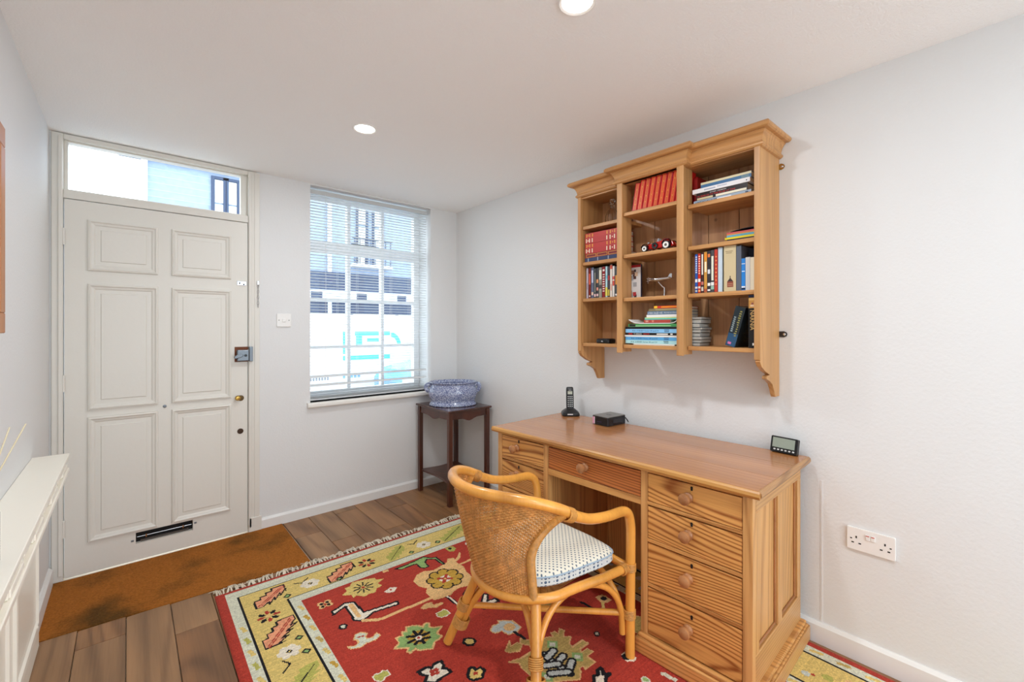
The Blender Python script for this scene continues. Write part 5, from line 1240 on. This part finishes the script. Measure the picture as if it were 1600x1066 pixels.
# ================================================================== THE STREET OUTSIDE
GZ = -.12
PAV = mat('paving_grey', S(176, 176, 174), .9, var=.08); ROAD = mat('asphalt', S(120, 122, 126), .9)
o = bx(-14, 22, YB+.27, YB+2.4, GZ-.1, GZ).build('pavement', PAV); struct(o)
o = bx(-14, 22, YB+2.4, YB+7.6, GZ-.2, GZ-.10).build('road', ROAD); struct(o)
o = bx(-14, 22, YB+7.6, YB+9.0, GZ-.1, GZ).build('far_pavement', PAV); struct(o)
YO = YB+9
fb = thing('townhouse', (6, YO, GZ), 'slate-grey brick house across the street with tall white windows', 'building')
BRK = mat('slate_brick', S(150, 166, 190), .9, var=.12, vscale=9); DKB = mat('dark_fascia', S(58, 72, 98), .7); WHT = mat('white_render', S(236, 238, 240), .7)
bx(.30, 14, YO, YO+4, GZ, 4.87).build('wall', BRK, fb)
bx(-.16, 14.2, YO-.12, YO+.1, 4.87, 4.98).build('eave', DKB, fb)
# courses of projecting brick as long string bands
for z in np.arange(2.9, 4.8, .15): bx(.30, 14, YO-.006, YO, z, z+.012).build('string_course', mat('mortar', S(178, 190, 208), .9), fb)
for x in (.25, 4.05, 9.6): MB().tube([(x, YO-.09, GZ), (x, YO-.09, 4.9)], .055, 10).build('downpipe', WHT, fb, smooth=True)
def window_o(x0, x1, z0, z1):
    f = MB(); t = .06
    f.box(x0-t, x1+t, YO-.05, YO+.01, z0-t, z0); f.box(x0-t, x1+t, YO-.05, YO+.01, z1, z1+t); f.box(x0-t, x0, YO-.05, YO+.01, z0, z1); f.box(x1, x1+t, YO-.05, YO+.01, z0, z1)
    f = f.build('window', DKB, fb); n = 3
    for k in range(n): bx(x0+.01, x1-.01, YO-.03, YO-.01, z0+(z1-z0)*k/n+.02, z0+(z1-z0)*(k+1)/n-.02).build('pane', WHT, f)
for x0 in (4.85, 5.32, 1.49, 1.72, 7.6, 8.05, 10.5, 10.95, 2.9): window_o(x0, x0+.22, 3.05, 4.72)
bx(4.6, 5.75, YO-.30, YO, 2.98, 3.05).build('balcony', WHT, fb)
for k in range(8): MB().tube([(4.65+.15*k, YO-.27, 3.05), (4.65+.15*k, YO-.27, 3.75)], .012, 6).build('baluster', DKB, fb)
MB().tube([(4.6, YO-.27, 3.75), (5.75, YO-.27, 3.75)], .02, 6).build('balcony_rail', DKB, fb)
bx(2.0, 13, YO-.15, YO, 2.30, 2.78).build('fascia', DKB, fb)
bx(2.0, 13, YO-.18, YO, 2.02, 2.30).build('white_band', WHT, fb); bx(2.0, 13, YO-.10, YO, 1.70, 2.02).build('fascia', DKB, fb)
for x in (3.55, 4.75, 5.95, 7.1): bx(x, x+.28, YO-.20, YO-.17, 2.08, 2.24).build('vent', DKB, fb)
for k in range(8): bx(2.0+1.35*k, 3.25+1.35*k, YO-.06, YO, GZ, 1.68).build('garage_door', WHT, fb)
# neighbour to the left with a pitched roof far behind
# white van
VY = YB+5.2
van = thing('parked_van', (3.4, VY, GZ-.10), 'white panel van with turquoise lettering parked across the street', 'van')
VW = mat('van_white', S(240, 242, 244), .25, coat=.4); CY = mat('turquoise_vinyl', S(84, 200, 222), .4)
z0 = GZ-.10
MB().prism([(1.05, z0+.28), (1.05, z0+1.0), (1.22, z0+1.12), (1.72, z0+1.68), (1.95, z0+1.76), (4.55, z0+1.76), (4.66, z0+1.62), (4.70, z0+.28)], 1, VY, VY+1.75).build('body', VW, van, bevel=.04, seg=3)
def decal(pts, m_=CY, par=van): return MB().prism(pts, 1, VY-.006, VY-.001).build('lettering', m_, par)
decal([(3.05, .80), (3.16, .80), (3.16, 1.22), (3.05, 1.22)]); decal([(3.28, 1.14), (4.0, 1.14), (4.0, 1.22), (3.28, 1.22)]); decal([(3.30, .94), (3.42, .94), (3.42, 1.14), (3.30, 1.14)]); decal([(3.52, 1.02), (3.80, 1.02), (3.80, 1.09), (3.52, 1.09)])
decal([(3.05, .68), (4.0, .68), (4.0, .76), (3.05, .76)])
decal([(4.02+.22*math.cos(math.radians(a)), .92+.28*math.sin(math.radians(a))) for a in range(0, 100, 15)]+[(4.02+.14*math.cos(math.radians(a)), .92+.19*math.sin(math.radians(a))) for a in range(90, -10, -15)])
for k in range(9): decal([(2.36+.05*k, .33), (2.39+.05*k, .33), (2.39+.05*k, .38), (2.36+.05*k, .38)], mat('grey_vinyl', S(130, 134, 140), .5))
for k in range(5): decal([(3.05+.07*k, .34), (3.10+.07*k, .34), (3.10+.07*k, .40), (3.05+.07*k, .40)], mat('blue_vinyl', S(110, 170, 215), .5))
MB().prism([(1.30, z0+1.14), (1.72, z0+1.60), (2.0, z0+1.62), (2.0, z0+1.14)], 1, VY-.004, VY+.02).build('cab_window', mat('tinted_glass', S(60, 70, 80), .1), van)
for x in (1.72, 4.02):
    w1 = MB().lathe([(.16, -.10), (.30, -.10), (.32, -.06), (.32, .06), (.30, .10), (.16, .10)], (x, VY+.06, z0+.32), 1, 24).build('wheel', cover((26, 26, 28), .7), van, smooth=True)
    MB().lathe([(0, -.08), (.17, -.09), (.17, .05), (0, .05)], (x, VY+.06, z0+.32), 1, 18).build('hubcap', STEEL, w1, smooth=True)
bx(2.0, 2.02, VY-.003, VY, z0+.4, z0+1.7).build('door_seam', cover((150, 152, 156)), van)
# blue car in front of the van
KY = YB+3.0
car = thing('blue_hatchback', (4.6, KY, GZ-.10), 'bright blue hatchback car parked in front of the white van', 'car')
CB = mat('car_blue', S(86, 150, 226), .2, coat=.6); TG = mat('car_glass', S(40, 52, 66), .08)
MB().prism([(3.42, z0+.28), (3.40, z0+.62), (3.55, z0+.78), (4.35, z0+.92), (6.6, z0+.95), (7.0, z0+.85), (7.02, z0+.28)], 1, KY, KY+1.65).build('body', CB, car, bevel=.05, seg=3)
MB().prism([(4.20, z0+.90), (4.85, z0+1.36), (6.1, z0+1.40), (6.75, z0+.95)], 1, KY+.08, KY+1.57).build('cabin', CB, car, bevel=.04, seg=3)
MB().prism([(4.42, z0+.95), (4.90, z0+1.30), (5.40, z0+1.32), (5.40, z0+.95)], 1, KY+.07, KY+.081).build('side_window', TG, car)
MB().prism([(5.48, z0+.95), (5.48, z0+1.32), (6.05, z0+1.33), (6.5, z0+.98)], 1, KY+.07, KY+.081).build('side_window', TG, car)
MB().prism([(KY+.18, z0+.93), (KY+1.47, z0+.93), (KY+1.40, z0+1.30), (KY+.25, z0+1.30)], 0, 4.2, 4.21).build('windscreen', TG, car) if 0 else MB().loft([[(4.27, KY+.16, z0+.935), (4.27, KY+1.49, z0+.935), (4.80, KY+1.42, z0+1.325), (4.80, KY+.23, z0+1.325)], [(4.25, KY+.16, z0+.945), (4.25, KY+1.49, z0+.945), (4.78, KY+1.42, z0+1.335), (4.78, KY+.23, z0+1.335)]]).build('windscreen', TG, car)
for x in (4.05, 6.3):
    w1 = MB().lathe([(.17, -.08), (.29, -.08), (.31, -.04), (.31, .06), (.29, .10), (.17, .10)], (x, KY+.05, z0+.31), 1, 24).build('wheel', cover((26, 26, 28), .7), car, smooth=True)
    MB().lathe([(0, -.07), (.18, -.075), (.18, .05), (0, .05)], (x, KY+.05, z0+.31), 1, 18).build('hubcap', STEEL, w1, smooth=True)
bx(3.38, 3.41, KY+.15, KY+.45, z0+.60, z0+.70).build('headlamp', cover((220, 226, 232), .1), car); bx(4.55, 4.68, KY-.14, KY+.0, z0+.93, z0+1.03).build('wing_mirror', CB, car, bevel=.02)
